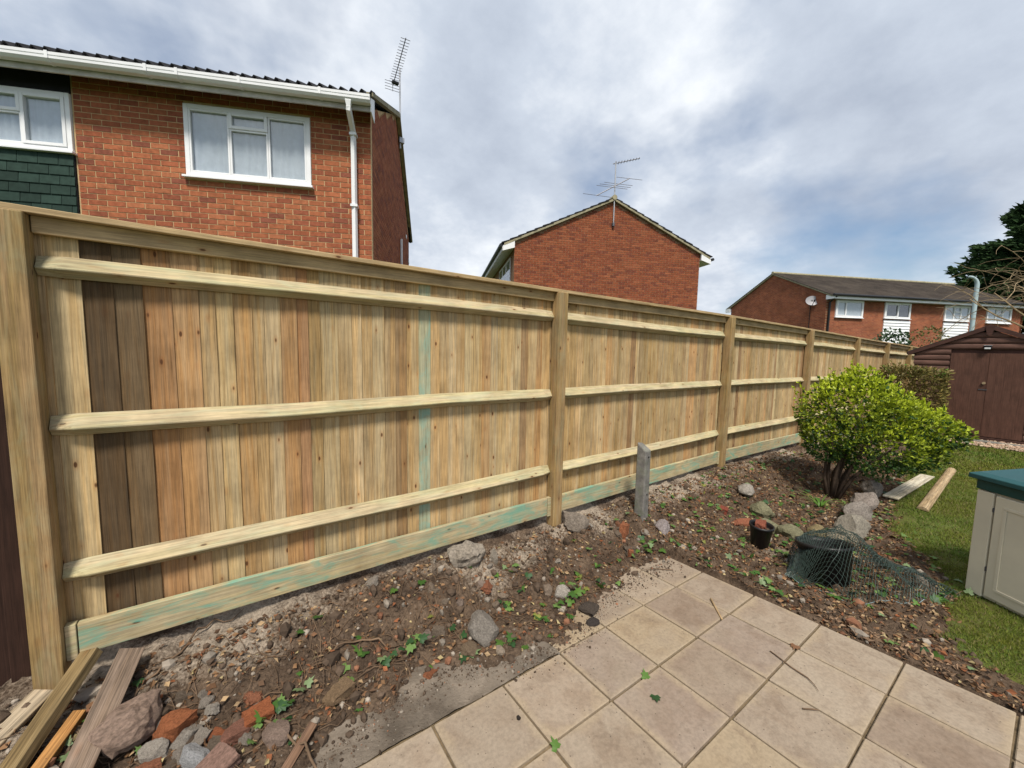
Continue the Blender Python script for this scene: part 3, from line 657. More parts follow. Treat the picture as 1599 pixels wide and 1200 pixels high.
def yagi(root, p0, p1, n, el, er, mat='metal', thick=0.006, refl=True):
    p0, p1 = Vector(p0), Vector(p1); d = (p1 - p0).normalized(); side = d.cross(Vector((0, 0, 1))).normalized()
    MB().tube([p0, p1], thick*1.7, 5).build('boom', mat, root)
    for i in range(n):
        c = p0 + (p1 - p0)*(0.10 + 0.88*i/(n - 1)); l = el + (er - el)*i/(n - 1)
        MB().tube([c - side*l/2, c + side*l/2], thick, 4).build('element', mat, root)
    if refl:
        for dz in (-0.10, -0.035, 0.035, 0.10):
            c = p0 + Vector((0, 0, dz)); MB().tube([c - side*0.19, c + side*0.19], thick, 4).build('reflector_rod', mat, root)
        MB().tube([p0 + Vector((0, 0, -0.12)), p0 + Vector((0, 0, 0.12))], thick, 4).build('reflector_bar', mat, root)
an = empty('television_aerial', (3.37, 9.93, 6.9)); tag(an, 'many-rodded television aerial on a tall mast at the nearest house gable', 'aerial')
MB().tube([(0.0, 0, -0.15), (0.0, 0, 1.72)], 0.019, 6).build('mast', 'galv', an)
MB().box((-0.03, -0.05, -0.02), (0.09, 0.05, 0.10)).build('bracket', 'galv', an)
yagi(an, (-0.05, 0.40, 1.50), (-0.29, -1.26, 1.52), 17, 0.22, 0.20)
MB().box((-0.13, 0.16, 1.45), (0.03, 0.24, 1.50)).build('dipole_box', 'black', an)

# ---- middle house
mh = empty('gable_house', (7.606, 10.952, 0.0), HROT)
tag(mh, 'red brick house showing a blank pointed gable wall above the middle of the fence', 'house')
GH = lambda x: 5.44 + (7.02 - 5.44)*(1 - abs(x - 3.5)/3.5)
gw = MB().prism([(0, 0.012, 0), (7.0, 0.012, 0), (7.0, 0.012, 5.44), (3.5, 0.012, 7.03), (0, 0.012, 5.44)], (0, 0.1, 0)).build('gable_wall', 'mortar_dark', mh)
joined_bricks('brickwork', gw, list(courses(0.0, 7.0, 1.8, 7.0, [], top=lambda x: GH(x) + 0.03)), lambda x, d, z: (x, 0.012 - d*0.45, z), 1)
MB().box((0.0, 0.115, 0), (0.1, 12, 5.44)).build('side_wall', 'mortar_dark', mh); MB().box((6.9, 0.115, 0), (7.0, 12, 5.44)).build('side_wall', 'mortar_dark', mh); MB().box((0.1, 11.9, 0), (6.9, 12, 5.44)).build('rear_wall', 'mortar_dark', mh)
def slope_courses(parent, x_e, z_e, x_r, z_r, y0, y1, name):
    mb = MB(); n = 14; dx, dz = (x_r - x_e)/n, (z_r - z_e)/n; L = math.hypot(dx, dz); nx, nz = -dz/L, dx/L
    if nz < 0: nx, nz = -nx, -nz
    for i in range(n):
        a = Vector((x_e + dx*i, y0, z_e + dz*i)); b = Vector((x_e + dx*(i + 1.25), y0, z_e + dz*(i + 1.25))); N = Vector((nx, 0, nz))
        if i == n - 1: b = Vector((x_r, y0, z_r))
        mb.prism([a + N*0.030, a + N*0.062, b + N*0.028, b + N*0.0], (0, y1 - y0, 0), (0, rnd.uniform(-.012, .012), 0))
    return mb.build(name, 'roof_dark', parent)
rl = slope_courses(mh, -0.42, 5.32, 3.5, 7.10, -0.10, 12.1, 'roof'); slope_courses(rl, 7.42, 5.32, 3.5, 7.10, -0.10, 12.1, 'right_slope')
MB().tube([(3.5, -0.11, 7.14), (3.5, 12.1, 7.14)], 0.09, 8).build('ridge', 'verge', rl)
for xa, xb in ((-0.36, 3.5), (7.36, 3.5)):
    za_, zb_ = 5.28, 7.05
    MB().prism([(xa, -0.09, za_ - 0.01), (xb, -0.09, zb_ - 0.01), (xb, -0.09, zb_ + 0.065), (xa, -0.09, za_ + 0.065)], (0, 0.09, 0)).build('verge', 'verge', mh)
for sg, x0_ in ((-1, 0.0), (1, 7.0)):
    a, b = (x0_ - 0.40, x0_ - 0.003) if sg < 0 else (x0_ + 0.003, x0_ + 0.40)
    zi, zo = (5.46, 5.26)
    pr = [(a, 0, 5.10), (b, 0, 5.22), (b, 0, 5.44), (a, 0, 5.26)] if sg < 0 else [(a, 0, 5.22), (b, 0, 5.10), (b, 0, 5.26), (a, 0, 5.44)]
    MB().prism(pr, (0, 0.06, 0), (0, -0.085, 0)).build('eaves_box_end', 'upvc', mh)
    xo = a if sg < 0 else b; xi = b if sg < 0 else a
    MB().prism([(xo, 0, 5.10), (xi, 0, 5.22), (xi, 0, 5.235), (xo, 0, 5.118)], (0, 12, 0), (0, -0.02, 0)).build('soffit', 'upvc', mh)
    MB().box((min(xo, xo + sg*0.02), -0.02, 5.12), (max(xo, xo + sg*0.02), 12.0, 5.27)).build('fascia', 'upvc', mh)
    MB().tube([(xo + sg*0.075, -0.10, 5.27), (xo + sg*0.075, 12.0, 5.27)], 0.055, 8).build('gutter', 'black', mh)
sw2 = empty('window', (-0.001, 0, 0)); sw2.parent = mh; sw2.location = (-0.005, 3.2, 4.15); sw2.rotation_euler = (0, 0, R(-90))
MB().box((0, -0.03, 0), (2.6, 0.0, 0.9)).build('frame', 'upvc', sw2)
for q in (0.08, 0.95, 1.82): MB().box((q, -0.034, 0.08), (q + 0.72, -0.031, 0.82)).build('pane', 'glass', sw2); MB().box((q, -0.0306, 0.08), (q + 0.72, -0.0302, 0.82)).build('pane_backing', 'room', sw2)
for z_ in range(7): MB().prism([(-0.004, 0.6, 4.13 - 0.13*z_), (-0.030, 0.6, 4.01 - 0.13*z_), (-0.004, 0.6, 4.0 - 0.13*z_)], (0, 2.6, 0)).build('cladding_board', 'upvc', mh)
a2 = empty('roof_aerial', tuple(Matrix.Translation((7.606, 10.952, 0)) @ Matrix.Rotation(HROT, 4, 'Z') @ Vector((3.5, -0.06, 6.2))), HROT)
tag(a2, 'spreading rod aerial on a pole at the peak of the blank gable', 'aerial')
MB().tube([(0, 0, 0), (0, 0, 2.15)], 0.022, 6).build('mast', 'galv', a2); MB().box((-0.04, -0.02, -0.02), (0.04, 0.05, 0.10)).build('bracket', 'metal', a2)
yagi(a2, (-0.06, 0.10, 2.10), (0.80, -0.15, 2.26), 9, 0.26, 0.16, 'metal', 0.009, False)
MB().tube([(-0.65, 0.05, 0.97), (0.52, -0.04, 1.62)], 0.016, 5).build('boom', 'metal', a2)
for c_, l in (((-0.64, 0.05, 0.98), 1.0), ((-0.12, 0.0, 1.28), 1.1), ((0.0, 0.0, 1.34), 1.1), ((0.12, 0, 1.41), 1.0), ((0.50, -0.04, 1.61), 0.9)):
    c_ = Vector(c_); s_ = Vector((0.80, -0.55, -0.26)).normalized(); MB().tube([c_ - s_*l/2, c_ + s_*l/2], 0.008, 4).build('element', 'metal', a2)

# ---- far terrace
fh = empty('terrace_house', (27.445, 8.12, 0.0), HROT)
tag(fh, 'far red brick terrace with long brown tiled roof and white panelled windows', 'house')
LEN = 15.2
fw_me = MB().add([(0, 0, 0), (LEN, 0, 0), (LEN, 5.3, 0), (0, 5.3, 0)], [(0, 1, 2, 3)]).box((0.001, 0.001, -0.2), (LEN - 0.001, 5.299, -0.001)).mesh('front_wall', 'far_brick')
o = link('front_wall', fw_me, fh); o.rotation_euler = (R(90), 0, 0)
gm = MB().prism([(0, 0, 0), (7.4, 0, 0), (7.4, 5.25, 0), (3.75, 7.12, 0), (0, 5.25, 0)], (0, 0, -0.2)).mesh('gable_wall', 'far_brick')
o = link('gable_wall', gm, fh); o.matrix_local = Matrix(((0, 0, -1, -0.002), (1, 0, 0, -0.0), (0, 1, 0, 0), (0, 0, 0, 1)))
o = link('gable_wall', gm, fh); o.matrix_local = Matrix(((0, 0, -1, LEN - 0.202), (1, 0, 0, 0.0), (0, 1, 0, 0), (0, 0, 0, 1)))
MB().box((0.2, 7.2, 0), (LEN - 0.2, 7.399, 5.25)).build('rear_wall', 'far_brick', fh)
def far_slope(name, parent, ye, ze, yr, zr):
    mb = MB(); n = 26; dy, dz = (yr - ye)/n, (zr - ze)/n; L = math.hypot(dy, dz); N = Vector((0, -dz/L, dy/L)); N = N if N.z > 0 else -N
    for i in range(n):
        a = Vector((-0.12, ye + dy*i, ze + dz*i)); b = Vector((-0.12, ye + dy*(i + 1.2), ze + dz*(i + 1.2))) if i < n - 1 else Vector((-0.12, yr, zr))
        mb.prism([a + N*0.02, a + N*0.055, b + N*0.025, b + N*0.0], (LEN + 0.24, 0, 0))
    return mb.build(name, 'far_roof', parent)
fr_ = far_slope('roof', fh, -0.40, 5.18, 3.75, 7.14); far_slope('rear_slope', fr_, 7.8, 5.18, 3.75, 7.14)
MB().tube([(-0.13, 3.75, 7.18), (LEN + 0.13, 3.75, 7.18)], 0.10, 8).build('ridge', 'verge', fr_)
MB().box((-0.05, -0.40, 5.02), (LEN + 0.05, -0.36, 5.20)).build('fascia', 'upvc', fh); MB().box((-0.05, -0.359, 5.02), (LEN + 0.05, -0.003, 5.04)).build('soffit', 'soffit', fh)
MB().box((-0.07, -0.42, 5.0), (-0.051, 0.0, 5.24)).build('eaves_box_end', 'upvc', fh)
MB().tube([(-0.1, -0.47, 5.22), (LEN + 0.1, -0.47, 5.22)], 0.075, 8).build('gutter', 'black', fh)
for ye, yr in ((-0.38, 3.75), (7.7, 3.75)):
    MB().prism([(-0.10, ye, 5.12), (-0.10, yr, 7.06), (-0.10, yr, 7.16), (-0.10, ye, 5.22)], (0.09, 0, 0)).build('verge', 'verge', fh)
MB().box((-0.13, 7.4, 4.95), (-0.01, 7.85, 5.2)).build('eaves_box_end', 'upvc', fh)
MB().tube([(0.16, -0.42, 5.15), (0.16, -0.07, 4.85), (0.16, -0.07, 0.3)], 0.055, 6).build('downpipe', 'black', fh)
MB().tube([(-0.03, 0.95, 4.9), (-0.03, 0.95, 0.3)], 0.018, 5).build('cable', 'black', fh)
P3 = [(0, .36, 0, 1, False), (.36, .66, 0, .6, False), (.36, .66, .6, 1, True), (.66, 1, 0, 1, False)]
window(fh, 0.62, 2.55, 4.03, 5.0, [(0, .36, 0, 1, True), (.36, 1, 0, 1, False)], -0.035, 0.075, False, False, proud=0.03)
window(fh, 4.10, 6.02, 4.08, 5.0, [(0, .52, 0, 1, True), (.52, 1, 0, 1, False)], -0.035, 0.075, False, False, proud=0.03)
window(fh, 8.64, 10.64, 4.08, 5.0, P3, -0.035, 0.075, False, False, proud=0.03)
window(fh, 12.05, 14.1, 4.05, 5.0, P3, -0.035, 0.075, False, False, proud=0.03)
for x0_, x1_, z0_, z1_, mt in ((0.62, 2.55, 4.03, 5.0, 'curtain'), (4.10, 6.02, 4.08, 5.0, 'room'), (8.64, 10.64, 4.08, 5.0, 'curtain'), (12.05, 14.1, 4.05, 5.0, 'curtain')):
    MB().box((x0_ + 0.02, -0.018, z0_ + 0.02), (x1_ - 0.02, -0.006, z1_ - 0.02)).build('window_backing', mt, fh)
for x0_, x1_ in ((4.13, 6.10), (8.66, 10.66)):
    for i in range(8):
        z = 3.98 - 0.17*i
        MB().prism([(x0_, -0.004, z), (x0_, -0.020, z), (x0_, -0.055, z - 0.160), (x0_, -0.004, z - 0.165)], (x1_ - x0_, 0, 0)).build('cladding_board', 'upvc', fh)
sd_ = empty('satellite_dish', tuple(Matrix.Translation((27.445, 8.12, 0)) @ Matrix.Rotation(HROT, 4, 'Z') @ Vector((-0.05, 0.93, 4.95)))); tag(sd_, 'grey oval satellite dish on the far gable wall', 'satellite dish')
mb = MB(); seg = 24; rings = 6
dv = Vector((-0.80, -0.55, 0.25)).normalized(); s1 = dv.cross(Vector((0, 0, 1))).normalized(); s2 = s1.cross(dv)
vs = [tuple(dv*0.22)]; fs = []
for r_ in range(1, rings + 1):
    for j in range(seg):
        a = 2*math.pi*j/seg; q = 0.29*r_/rings; vs.append(tuple(dv*(0.22 + 0.5*q*q) + s1*q*math.cos(a)*1.15 + s2*q*math.sin(a)))
for j in range(seg): fs.append((0, 1 + j, 1 + (j + 1) % seg))
for r_ in range(rings - 1):
    for j in range(seg): b = 1 + r_*seg; fs.append((b + j, b + (j + 1) % seg, b + seg + (j + 1) % seg, b + seg + j))
MB().add(vs, fs).build('dish', 'dish', sd_, True)
MB().tube([dv*0.24 - s2*0.27, dv*0.62 - s2*0.12], 0.018, 5).build('feed_arm', 'black', sd_); MB().tube([dv*0.55 - s2*0.17, dv*0.66 - s2*0.09], 0.04, 6).build('receiver', 'black', sd_)
MB().tube([(0, 0, -0.1), dv*0.1 + Vector((0, 0, -0.1)), dv*0.22], 0.03, 6).build('wall_bracket', 'metal', sd_)
# ------------------------------------------------------------------ shed
sh = empty('garden_shed', (12.5, 0.945, 0.10)); tag(sh, 'dark brown timber shed with double doors at the end of the lawn', 'shed')
HW, EZ, AZ, DP = 1.045, 1.79, 2.30, 2.4      # half width, eaves, apex (above base), depth
DL, DR, DT = 0.487, -0.565, 1.815            # door left, right, top
MB().prism([(0.03, -HW + .02, 0.06), (0.03, HW - .02, 0.06), (0.03, HW - .02, EZ), (0.03, 0, AZ - .02), (0.03, -HW + .02, EZ)], (0.02, 0, 0)).build('front_frame', 'shed_trim', sh)
for yy in (-HW + 0.02, HW - 0.045): MB().box((0.055, yy, 0.06), (DP, yy + 0.025, EZ)).build('side_wall', 'shed', sh)
MB().box((DP - 0.03, -HW + .05, 0.06), (DP, HW - .05, EZ)).build('rear_wall', 'shed', sh)
def lap(y0, y1, z, h=0.118, y0t=None, y1t=None):
    y0t = y0 if y0t is None else y0t; y1t = y1 if y1t is None else y1t
    pr = [(0.028, 0), (-0.002, 0.03), (-0.014, 0.25), (-0.016, 0.5), (-0.010, 0.8), (0.006, 0.985), (0.028, 1.0)]; n = len(pr)
    vs = [(x, y0 + (y0t - y0)*t, z + h*t) for x, t in pr] + [(x, y1 + (y1t - y1)*t, z + h*t) for x, t in pr]
    return MB().add(vs, [tuple(range(n)), tuple(range(n, 2*n))[::-1]] + [(i, n + i, n + (i + 1) % n, (i + 1) % n) for i in range(n)])
z = 0.09
hwz = lambda q: HW if q < EZ else max(0.01, HW*(AZ - q)/(AZ - EZ))
while z < AZ - 0.05:
    h_ = min(0.118, AZ - z - 0.01); wb, wt = hwz(z), hwz(z + h_)
    if z < DT - 0.03:
        lap(DL + 0.008, wb, z, h_, None, wt).build('loglap_board', 'shed', sh); lap(-wb, DR - 0.008, z, h_, -wt).build('loglap_board', 'shed', sh)
    else: lap(-wb, wb, z, h_, -wt, wt).build('loglap_board', 'shed', sh)
    z += 0.120
for a, b, nm in ((DL, -0.038, 0), (-0.042, DR, 1)):
    d_ = empty('door', (0, 0, 0)); d_.parent = sh
    n = 5
    for j in range(n):
        y0_, y1_ = a + (b - a)*j/n, a + (b - a)*(j + 1)/n
        MB().box((-0.020, min(y0_, y1_) + 0.0004, 0.10), (0.026, max(y0_, y1_) - 0.0004, DT - 0.004)).build('door_board', 'shed_door', d_, False, 0.0008)
    if nm == 0:
        MB().box((-0.028, -0.06, 1.055), (-0.021, 0.06, 1.075)).build('hasp', 'metal', d_); MB().tube([(-0.021, -0.005, 1.20), (-0.045, -0.005, 1.20)], 0.026, 10).build('knob', 'bark', d_)
MB().box((-0.03, -HW, -0.02), (0.03, HW, 0.085)).build('bottom_rail', 'shed_trim', sh, False, 0.004)
for s_ in (-1, 1):
    MB().prism([(-0.05, s_*(HW + .10), EZ - .045), (-0.05, 0, AZ + .005), (-0.05, 0, AZ + .085), (-0.05, s_*(HW + .10), EZ + .03)], (0.022, 0, 0)).build('barge_board', 'shed_trim', sh)
    MB().prism([(-0.06, s_*(HW + .12), EZ - .02), (-0.06, 0, AZ + .055), (-0.06, 0, AZ + .095), (-0.06, s_*(HW + .12), EZ + .04)], (DP + 0.12, 0, 0), (0.034, 0, 0)).build('roof', 'felt', sh)
MB().prism([(-0.062, 0, AZ + .11), (-0.062, .06, AZ + .05), (-0.062, .035, AZ - .10), (-0.062, 0, AZ - .14), (-0.062, -.035, AZ - .10), (-0.062, -.06, AZ + .05)], (0.011, 0, 0)).build('finial', 'shed_trim', sh)
lt = empty('wall_light', (12.45, 0.945, 2.02)); tag(lt, 'small black lamp above the shed doors', 'lamp')
MB().box((-0.03, -0.055, -0.02), (0.03, 0.055, 0.045)).build('housing', 'black', lt, False, 0.012); MB().box((-0.042, -0.04, -0.025), (-0.0305, 0.04, 0.008)).build('lens', 'lens', lt, False, 0.004); MB().box((-0.045, -0.055, 0.046), (0.035, 0.055, 0.056)).build('solar_panel', 'dish', lt, False, 0.003)
blk = MB().box((0, 0, 0), (0.16, 0.86, 0.10)).build('concrete_block', 'concrete_post', None, False, 0.008, (12.13, 0.24, 0.05)); tag(blk, 'long grey concrete block lying before the shed doors', 'block')

# ------------------------------------------------------------------ storage box
bx = empty('storage_box', (4.445, 0.289, float(z_lawn(4.445, 0.289)) - 0.03), math.atan2(-0.85, -0.53))
tag(bx, 'cream plastic storage box with teal lid at the right edge', 'storage box')
BL, BD = 1.35, 0.75      # local x along the front, local +y is behind the front (away from camera)
MB().prism([(0, 0, .05), (BL, 0, .05), (BL, BD, .05), (0, BD, .05)], (0, 0, 0.79)).build('body', 'cream', bx, False, 0.008)
MB().box((-0.012, 0.02, 0.0), (BL + .012, BD, 0.049)).build('base', 'grey_plastic', bx, False, 0.004)
MB().box((0.108, -0.022, 0.075), (0.665, -0.001, 0.825)).build('door', 'cream', bx, False, 0.007); MB().box((0.677, -0.022, 0.075), (1.24, -0.001, 0.825)).build('door', 'cream', bx, False, 0.007)
MB().box((0.0, -0.020, 0.055), (0.098, -0.001, 0.835)).build('stile', 'cream', bx, False, 0.006)
for q in (0.16, 0.73):
    dpn = MB(); dpn.box((q, -0.028, 0.14), (q + .44, -0.0225, 0.16)); dpn.box((q, -0.028, 0.74), (q + .44, -0.0225, 0.76)); dpn.box((q, -0.028, 0.161), (q + .02, -0.0225, 0.739)); dpn.box((q + .42, -0.028, 0.161), (q + .44, -0.0225, 0.739))
    dpn.build('panel_moulding', 'cream', bx, False, 0.002)
for zc in (0.26, 0.70): MB().tube([(0.104, -0.018, zc), (0.104, -0.018, zc + .03)], 0.006, 8).build('hinge', 'metal', bx)
MB().box((-0.005, -0.028, 0.842), (BL + .005, BD + .01, 0.915)).build('lid_rim', 'lid_rim', bx, False, 0.006)
MB().add([(-.035, -.06, .917), (BL + .035, -.06, .917), (BL + .035, BD + .03, .917), (-.035, BD + .03, .917), (-.035, -.06, .950), (BL + .035, -.06, .950), (BL + .035, BD + .03, 1.005), (-.035, BD + .03, 1.005), (0.0, -0.02, .968), (BL, -0.02, .968), (BL, BD, 1.02), (0, BD, 1.02)],
         [(3, 2, 1, 0), (0, 1, 5, 4), (1, 2, 6, 5), (2, 3, 7, 6), (3, 0, 4, 7), (4, 5, 9, 8), (5, 6, 10, 9), (6, 7, 11, 10), (7, 4, 8, 11), (8, 9, 10, 11)]).build('lid', 'lid_teal', bx, False, 0.005)

# ------------------------------------------------------------------ lamp post
lp = empty('lamp_post', (21.9, 2.09, 0.0)); tag(lp, 'pale blue-grey post with a hooked top rising behind the shed', 'lamp post')
pts = [(0, 0, 0), (0, 0, 3.0), (0.01, 0, 4.2)]; hd = Vector((-0.72, 0.69, 0))
for a in range(0, 100, 10): pts.append(tuple(Vector((0.01, 0, 4.45)) + hd*(0.28*(1 - math.cos(R(a)))) + Vector((0, 0, 0.30*math.sin(R(a))))))
MB().tube(pts, [0.070, 0.064, 0.062] + [0.062 - 0.002*i for i in range(10)], 12).build('column', 'lamp_teal', lp, True)
MB().lathe([(0.13, 0), (0.13, 0.9), (0.11, 0.95)], 12).build('base_sleeve', 'lamp_teal', lp)

# ------------------------------------------------------------------ vegetation
def leaves_mesh(name, P, N, size, cols, mat='leaf', asp=0.45, fold=0.25):
    """one folded rhombic leaf (two triangles) per point; N is the direction the leaf points"""
    n = len(P); N = N/np.linalg.norm(N, axis=1, keepdims=True)
    ref = nrs.randn(n, 3); S = np.cross(N, ref); S /= np.linalg.norm(S, axis=1, keepdims=True) + 1e-9; U = np.cross(S, N)
    size = np.broadcast_to(np.asarray(size, float), (n,))[:, None]
    a = P; b = P + N*size*0.5 + S*size*asp + U*size*fold*0.5; c = P + N*size; d = P + N*size*0.5 - S*size*asp + U*size*fold*0.5
    V = np.stack([a, b, c, d], 1).reshape(-1, 3); i = np.arange(n)*4
    Fc = np.concatenate([np.stack([i, i+1, i+2], -1), np.stack([i, i+2, i+3], -1)])
    return mesh_np(name, V, Fc, mat, np.concatenate([cols, cols]))
LAT, FWD = np.array([0.821, -0.571, 0]), np.array([0.571, 0.821, 0])
def blob_points(spheres, n, base, shell=(0.72, 1.05)):
    """points in the outer shell of a union of ellipsoids (l, d, z, rl, rd, rz)"""
    out, nor = [], []
    S = np.array(spheres); wts = (S[:, 3]*S[:, 4]*S[:, 5])**(2/3); wts /= wts.sum()
    while sum(map(len, out)) < n:
        k_ = nrs.choice(len(S), n, p=wts); d = nrs.randn(n, 3); d /= np.linalg.norm(d, axis=1, keepdims=True)
        s = nrs.uniform(shell[0], shell[1], n)[:, None]; q = S[k_, :3] + d*S[k_, 3:6]*s
        inside = np.zeros(n, bool)
        for e in S: inside |= (((q - e[:3])/e[3:6])**2).sum(1) < 0.66**2
        keep = ~inside; out.append(q[keep]); nor.append(d[keep])
    q = np.concatenate(out)[:n]; d = np.concatenate(nor)[:n]
    W = base + q[:, :1]*LAT + q[:, 1:2]*FWD + q[:, 2:3]*np.array([0, 0, 1.0]); D = d[:, :1]*LAT + d[:, 1:2]*FWD + d[:, 2:3]*np.array([0, 0, 1.0])
    return W, D, q
gbush = empty('green_bush', (5.92, 1.53, 0.04)); tag(gbush, 'bright yellow-green leafy bush leaning over the lawn edge', 'bush')
sph = [(-.02, .10, 1.00, .42, .46, .42), (.22, .12, 1.20, .36, .42, .34), (.52, .08, 1.02, .42, .46, .36), (.86, .02, .90, .40, .42, .31), (1.16, -.03, .86, .30, .32, .23), (1.38, -.05, .87, .20, .22, .14), (.40, .0, .74, .50, .50, .34), (-.26, .05, .80, .22, .28, .26), (.86, .03, .70, .38, .40, .24), (.24, .1, 1.46, .15, .2, .14), (.04, .1, 1.34, .17, .2, .18)]
sph = [(0.56 + (a - 0.56)*0.84, b, c - (0.05 if c < 0.85 else 0.0), d*0.88, e, f*1.04) for a, b, c, d, e, f in sph]
nb = 8500; P, D, q = blob_points(sph, nb, np.zeros(3))
dirn = D*0.9 + np.array([0, 0, 0.55]) + nrs.randn(nb, 3)*0.5
up_mix = np.clip(0.30 + 0.95*D[:, 2] + nrs.randn(nb)*0.30, 0, 1)[:, None]*(nrs.rand(nb, 1) > 0.16)
cols = (np.array([[0.022, 0.060, 0.010]])*(1 - up_mix) + np.array([[0.290, 0.400, 0.022]])*up_mix)*nrs.uniform(0.75, 1.2, (nb, 1))
# stray shoots beyond the clipped outline
ns = 90; Ps_, Ds_, _ = blob_points(sph, ns, np.zeros(3), (0.95, 1.02)); up_ = Ds_[:, 2] > 0.05; Ps_, Ds_ = Ps_[up_], Ds_[up_]; ns = len(Ps_)
sl = nrs.uniform(.05, .15, ns); sd_v = Ds_*0.5 + np.array([0, 0, 0.9]) + nrs.randn(ns, 3)*0.2; sd_v /= np.linalg.norm(sd_v, axis=1, keepdims=True)
ti = np.repeat(np.arange(ns), 9); tt = np.tile(np.linspace(0.2, 1.0, 9), ns)[:, None]
P = np.concatenate([P, Ps_[ti] + sd_v[ti]*sl[ti, None]*tt]); D = np.concatenate([D, sd_v[ti]]); nb = len(P)
dirn = D*0.9 + np.array([0, 0, 0.45]) + nrs.randn(nb, 3)*0.55
cl_ = np.array([float(v_) for v_ in fbm(P[:, 0]*1.0 + P[:, 2]*0.6, P[:, 1] + P[:, 2], 5.0, 3, 51.0)])[:, None]; P = P + D*cl_*0.22
up_mix = np.clip(0.36 + 0.90*D[:, 2] + nrs.randn(nb)*0.30, 0, 1)[:, None]*(nrs.rand(nb, 1) > 0.14)  # leaf colour runs from dark green to yellow-green as shell points face upward
cols = (np.array([[0.028, 0.070, 0.012]])*(1 - up_mix) + np.array([[0.390, 0.470, 0.024]])*up_mix)*nrs.uniform(0.7, 1.2, (nb, 1))
# tight rosettes at the shoot tips
nr = 2000; Pr, Dr, _ = blob_points(sph, nr, np.zeros(3), (0.98, 1.10)); Pr = Pr + Dr*fbm(Pr[:, 0] + Pr[:, 2]*0.6, Pr[:, 1] + Pr[:, 2], 5.0, 3, 51.0)[:, None]*0.22; kk = np.repeat(np.arange(nr), 5)
pr_ = Pr[kk]; dr_ = Dr[kk]*0.5 + np.array([0, 0, 0.5]) + nrs.randn(len(kk), 3)*0.75
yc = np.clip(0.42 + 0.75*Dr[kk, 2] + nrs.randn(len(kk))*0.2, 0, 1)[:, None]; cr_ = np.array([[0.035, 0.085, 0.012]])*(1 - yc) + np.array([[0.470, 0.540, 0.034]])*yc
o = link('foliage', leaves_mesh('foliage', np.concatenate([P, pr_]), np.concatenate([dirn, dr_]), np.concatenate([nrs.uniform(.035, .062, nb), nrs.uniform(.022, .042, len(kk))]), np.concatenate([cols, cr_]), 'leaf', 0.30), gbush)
for a, l, hgt, dd in [(-.30, -.10, .75, .0), (-.12, .05, .9, .1), (.05, .15, .95, -.1), (.25, .35, .9, .05), (.45, .6, .8, .1), (.65, .8, .75, -.05), (-.05, .0, .8, -.15), (.35, .25, .85, -.18), (.15, .5, .85, .2)]:
    e = LAT*l + FWD*dd; m_ = LAT*a*0.35 + FWD*dd*0.3
    MB().tube([tuple(LAT*a*0.10 + np.array([0, 0, -.05])), tuple(m_ + np.array([0, 0, hgt*0.35])), tuple((m_ + e)/2 + np.array([0, 0, hgt*0.7])), tuple(e + np.array([0, 0, hgt]))], [0.024, 0.018, 0.013, 0.006], 6).build('stem', 'stem', gbush, True)

hg = empty('clipped_hedge', (11.3, 1.78, 0.08)); tag(hg, 'olive brown clipped hedge stump between bush and shed', 'hedge')
nh_ = 9000; q = nrs.rand(nh_, 3)*2 - 1; f = nrs.randint(0, 3, nh_); sg = np.sign(nrs.randn(nh_)); q[np.arange(nh_), f] = sg*nrs.uniform(0.86, 1.0, nh_)
rr = np.linalg.norm(q[:, :2], axis=1); q[:, :2] /= np.maximum(1, rr/1.0)[:, None]
dim = np.array([0.44, 0.42, 0.70]); zc = 0.76
W_ = q[:, :1]*dim[0]*LAT + q[:, 1:2]*dim[1]*FWD + np.stack([0*rr, 0*rr, zc + q[:, 2]*dim[2]*(1 - 0.06*q[:, 0]) + nrs.randn(nh_)*0.02], -1)
W_ = W_ + nrs.randn(nh_, 3)*0.035; Nn = q[:, :1]*LAT + q[:, 1:2]*FWD + q[:, 2:]*np.array([0, 0, 1.0]) + nrs.randn(nh_, 3)*0.8
hc = np.array([[0.170, 0.148, 0.048]])*nrs.uniform(0.6, 1.3, (nh_, 1)) + (nrs.rand(nh_, 1) < 0.3)*np.array([[0.04, 0.012, 0.004]])
tp = (q[:, 2] > 0.84) & (nrs.rand(nh_) < 0.16); hc[tp] = np.array([0.34, 0.27, 0.14]); tp2 = (q[:, 2] > 0.84) & (nrs.rand(nh_) < 0.08); hc[tp2] = np.array([0.12, 0.22, 0.04])
link('foliage', leaves_mesh('foliage', W_, Nn, nrs.uniform(.04, .085, nh_), hc, 'needle', 0.22), hg); MB().tube([(0, 0, -.1), (0, 0, .8)], [.06, .04], 8).build('trunk', 'stem', hg)

def shrub(name, label, loc, spec, n, col, size):
    s_ = empty(name, loc); tag(s_, label, 'shrub'); P, D, q = blob_points(spec, n, np.zeros(3), (0.35, 1.1))
    link('foliage', leaves_mesh('foliage', P, D + nrs.randn(n, 3)*0.7, nrs.uniform(size*.6, size, n), np.array([col])*nrs.uniform(.5, 1.4, (n, 1)), 'leaf', 0.4), s_)
    for i in range(5): MB().tube([(0, 0, -.1), tuple(LAT*nrs.uniform(-.3, .3) + np.array([0, 0, spec[0][2]*0.6])), tuple(LAT*nrs.uniform(-.5, .5) + np.array([0, 0, spec[0][2]]))], [.03, .02, .01], 5).build('stem', 'stem', s_)
shrub('leafy_shrub', 'dark leafy shrub tops showing before the white cladding', (23.6, 4.5, 0.1), [(0, 0, 2.1, .62, .5, .75), (.35, 0, 2.35, .3, .3, .5), (-.4, 0, 2.2, .3, .3, .45)], 420, (0.045, 0.085, 0.035), 0.17)
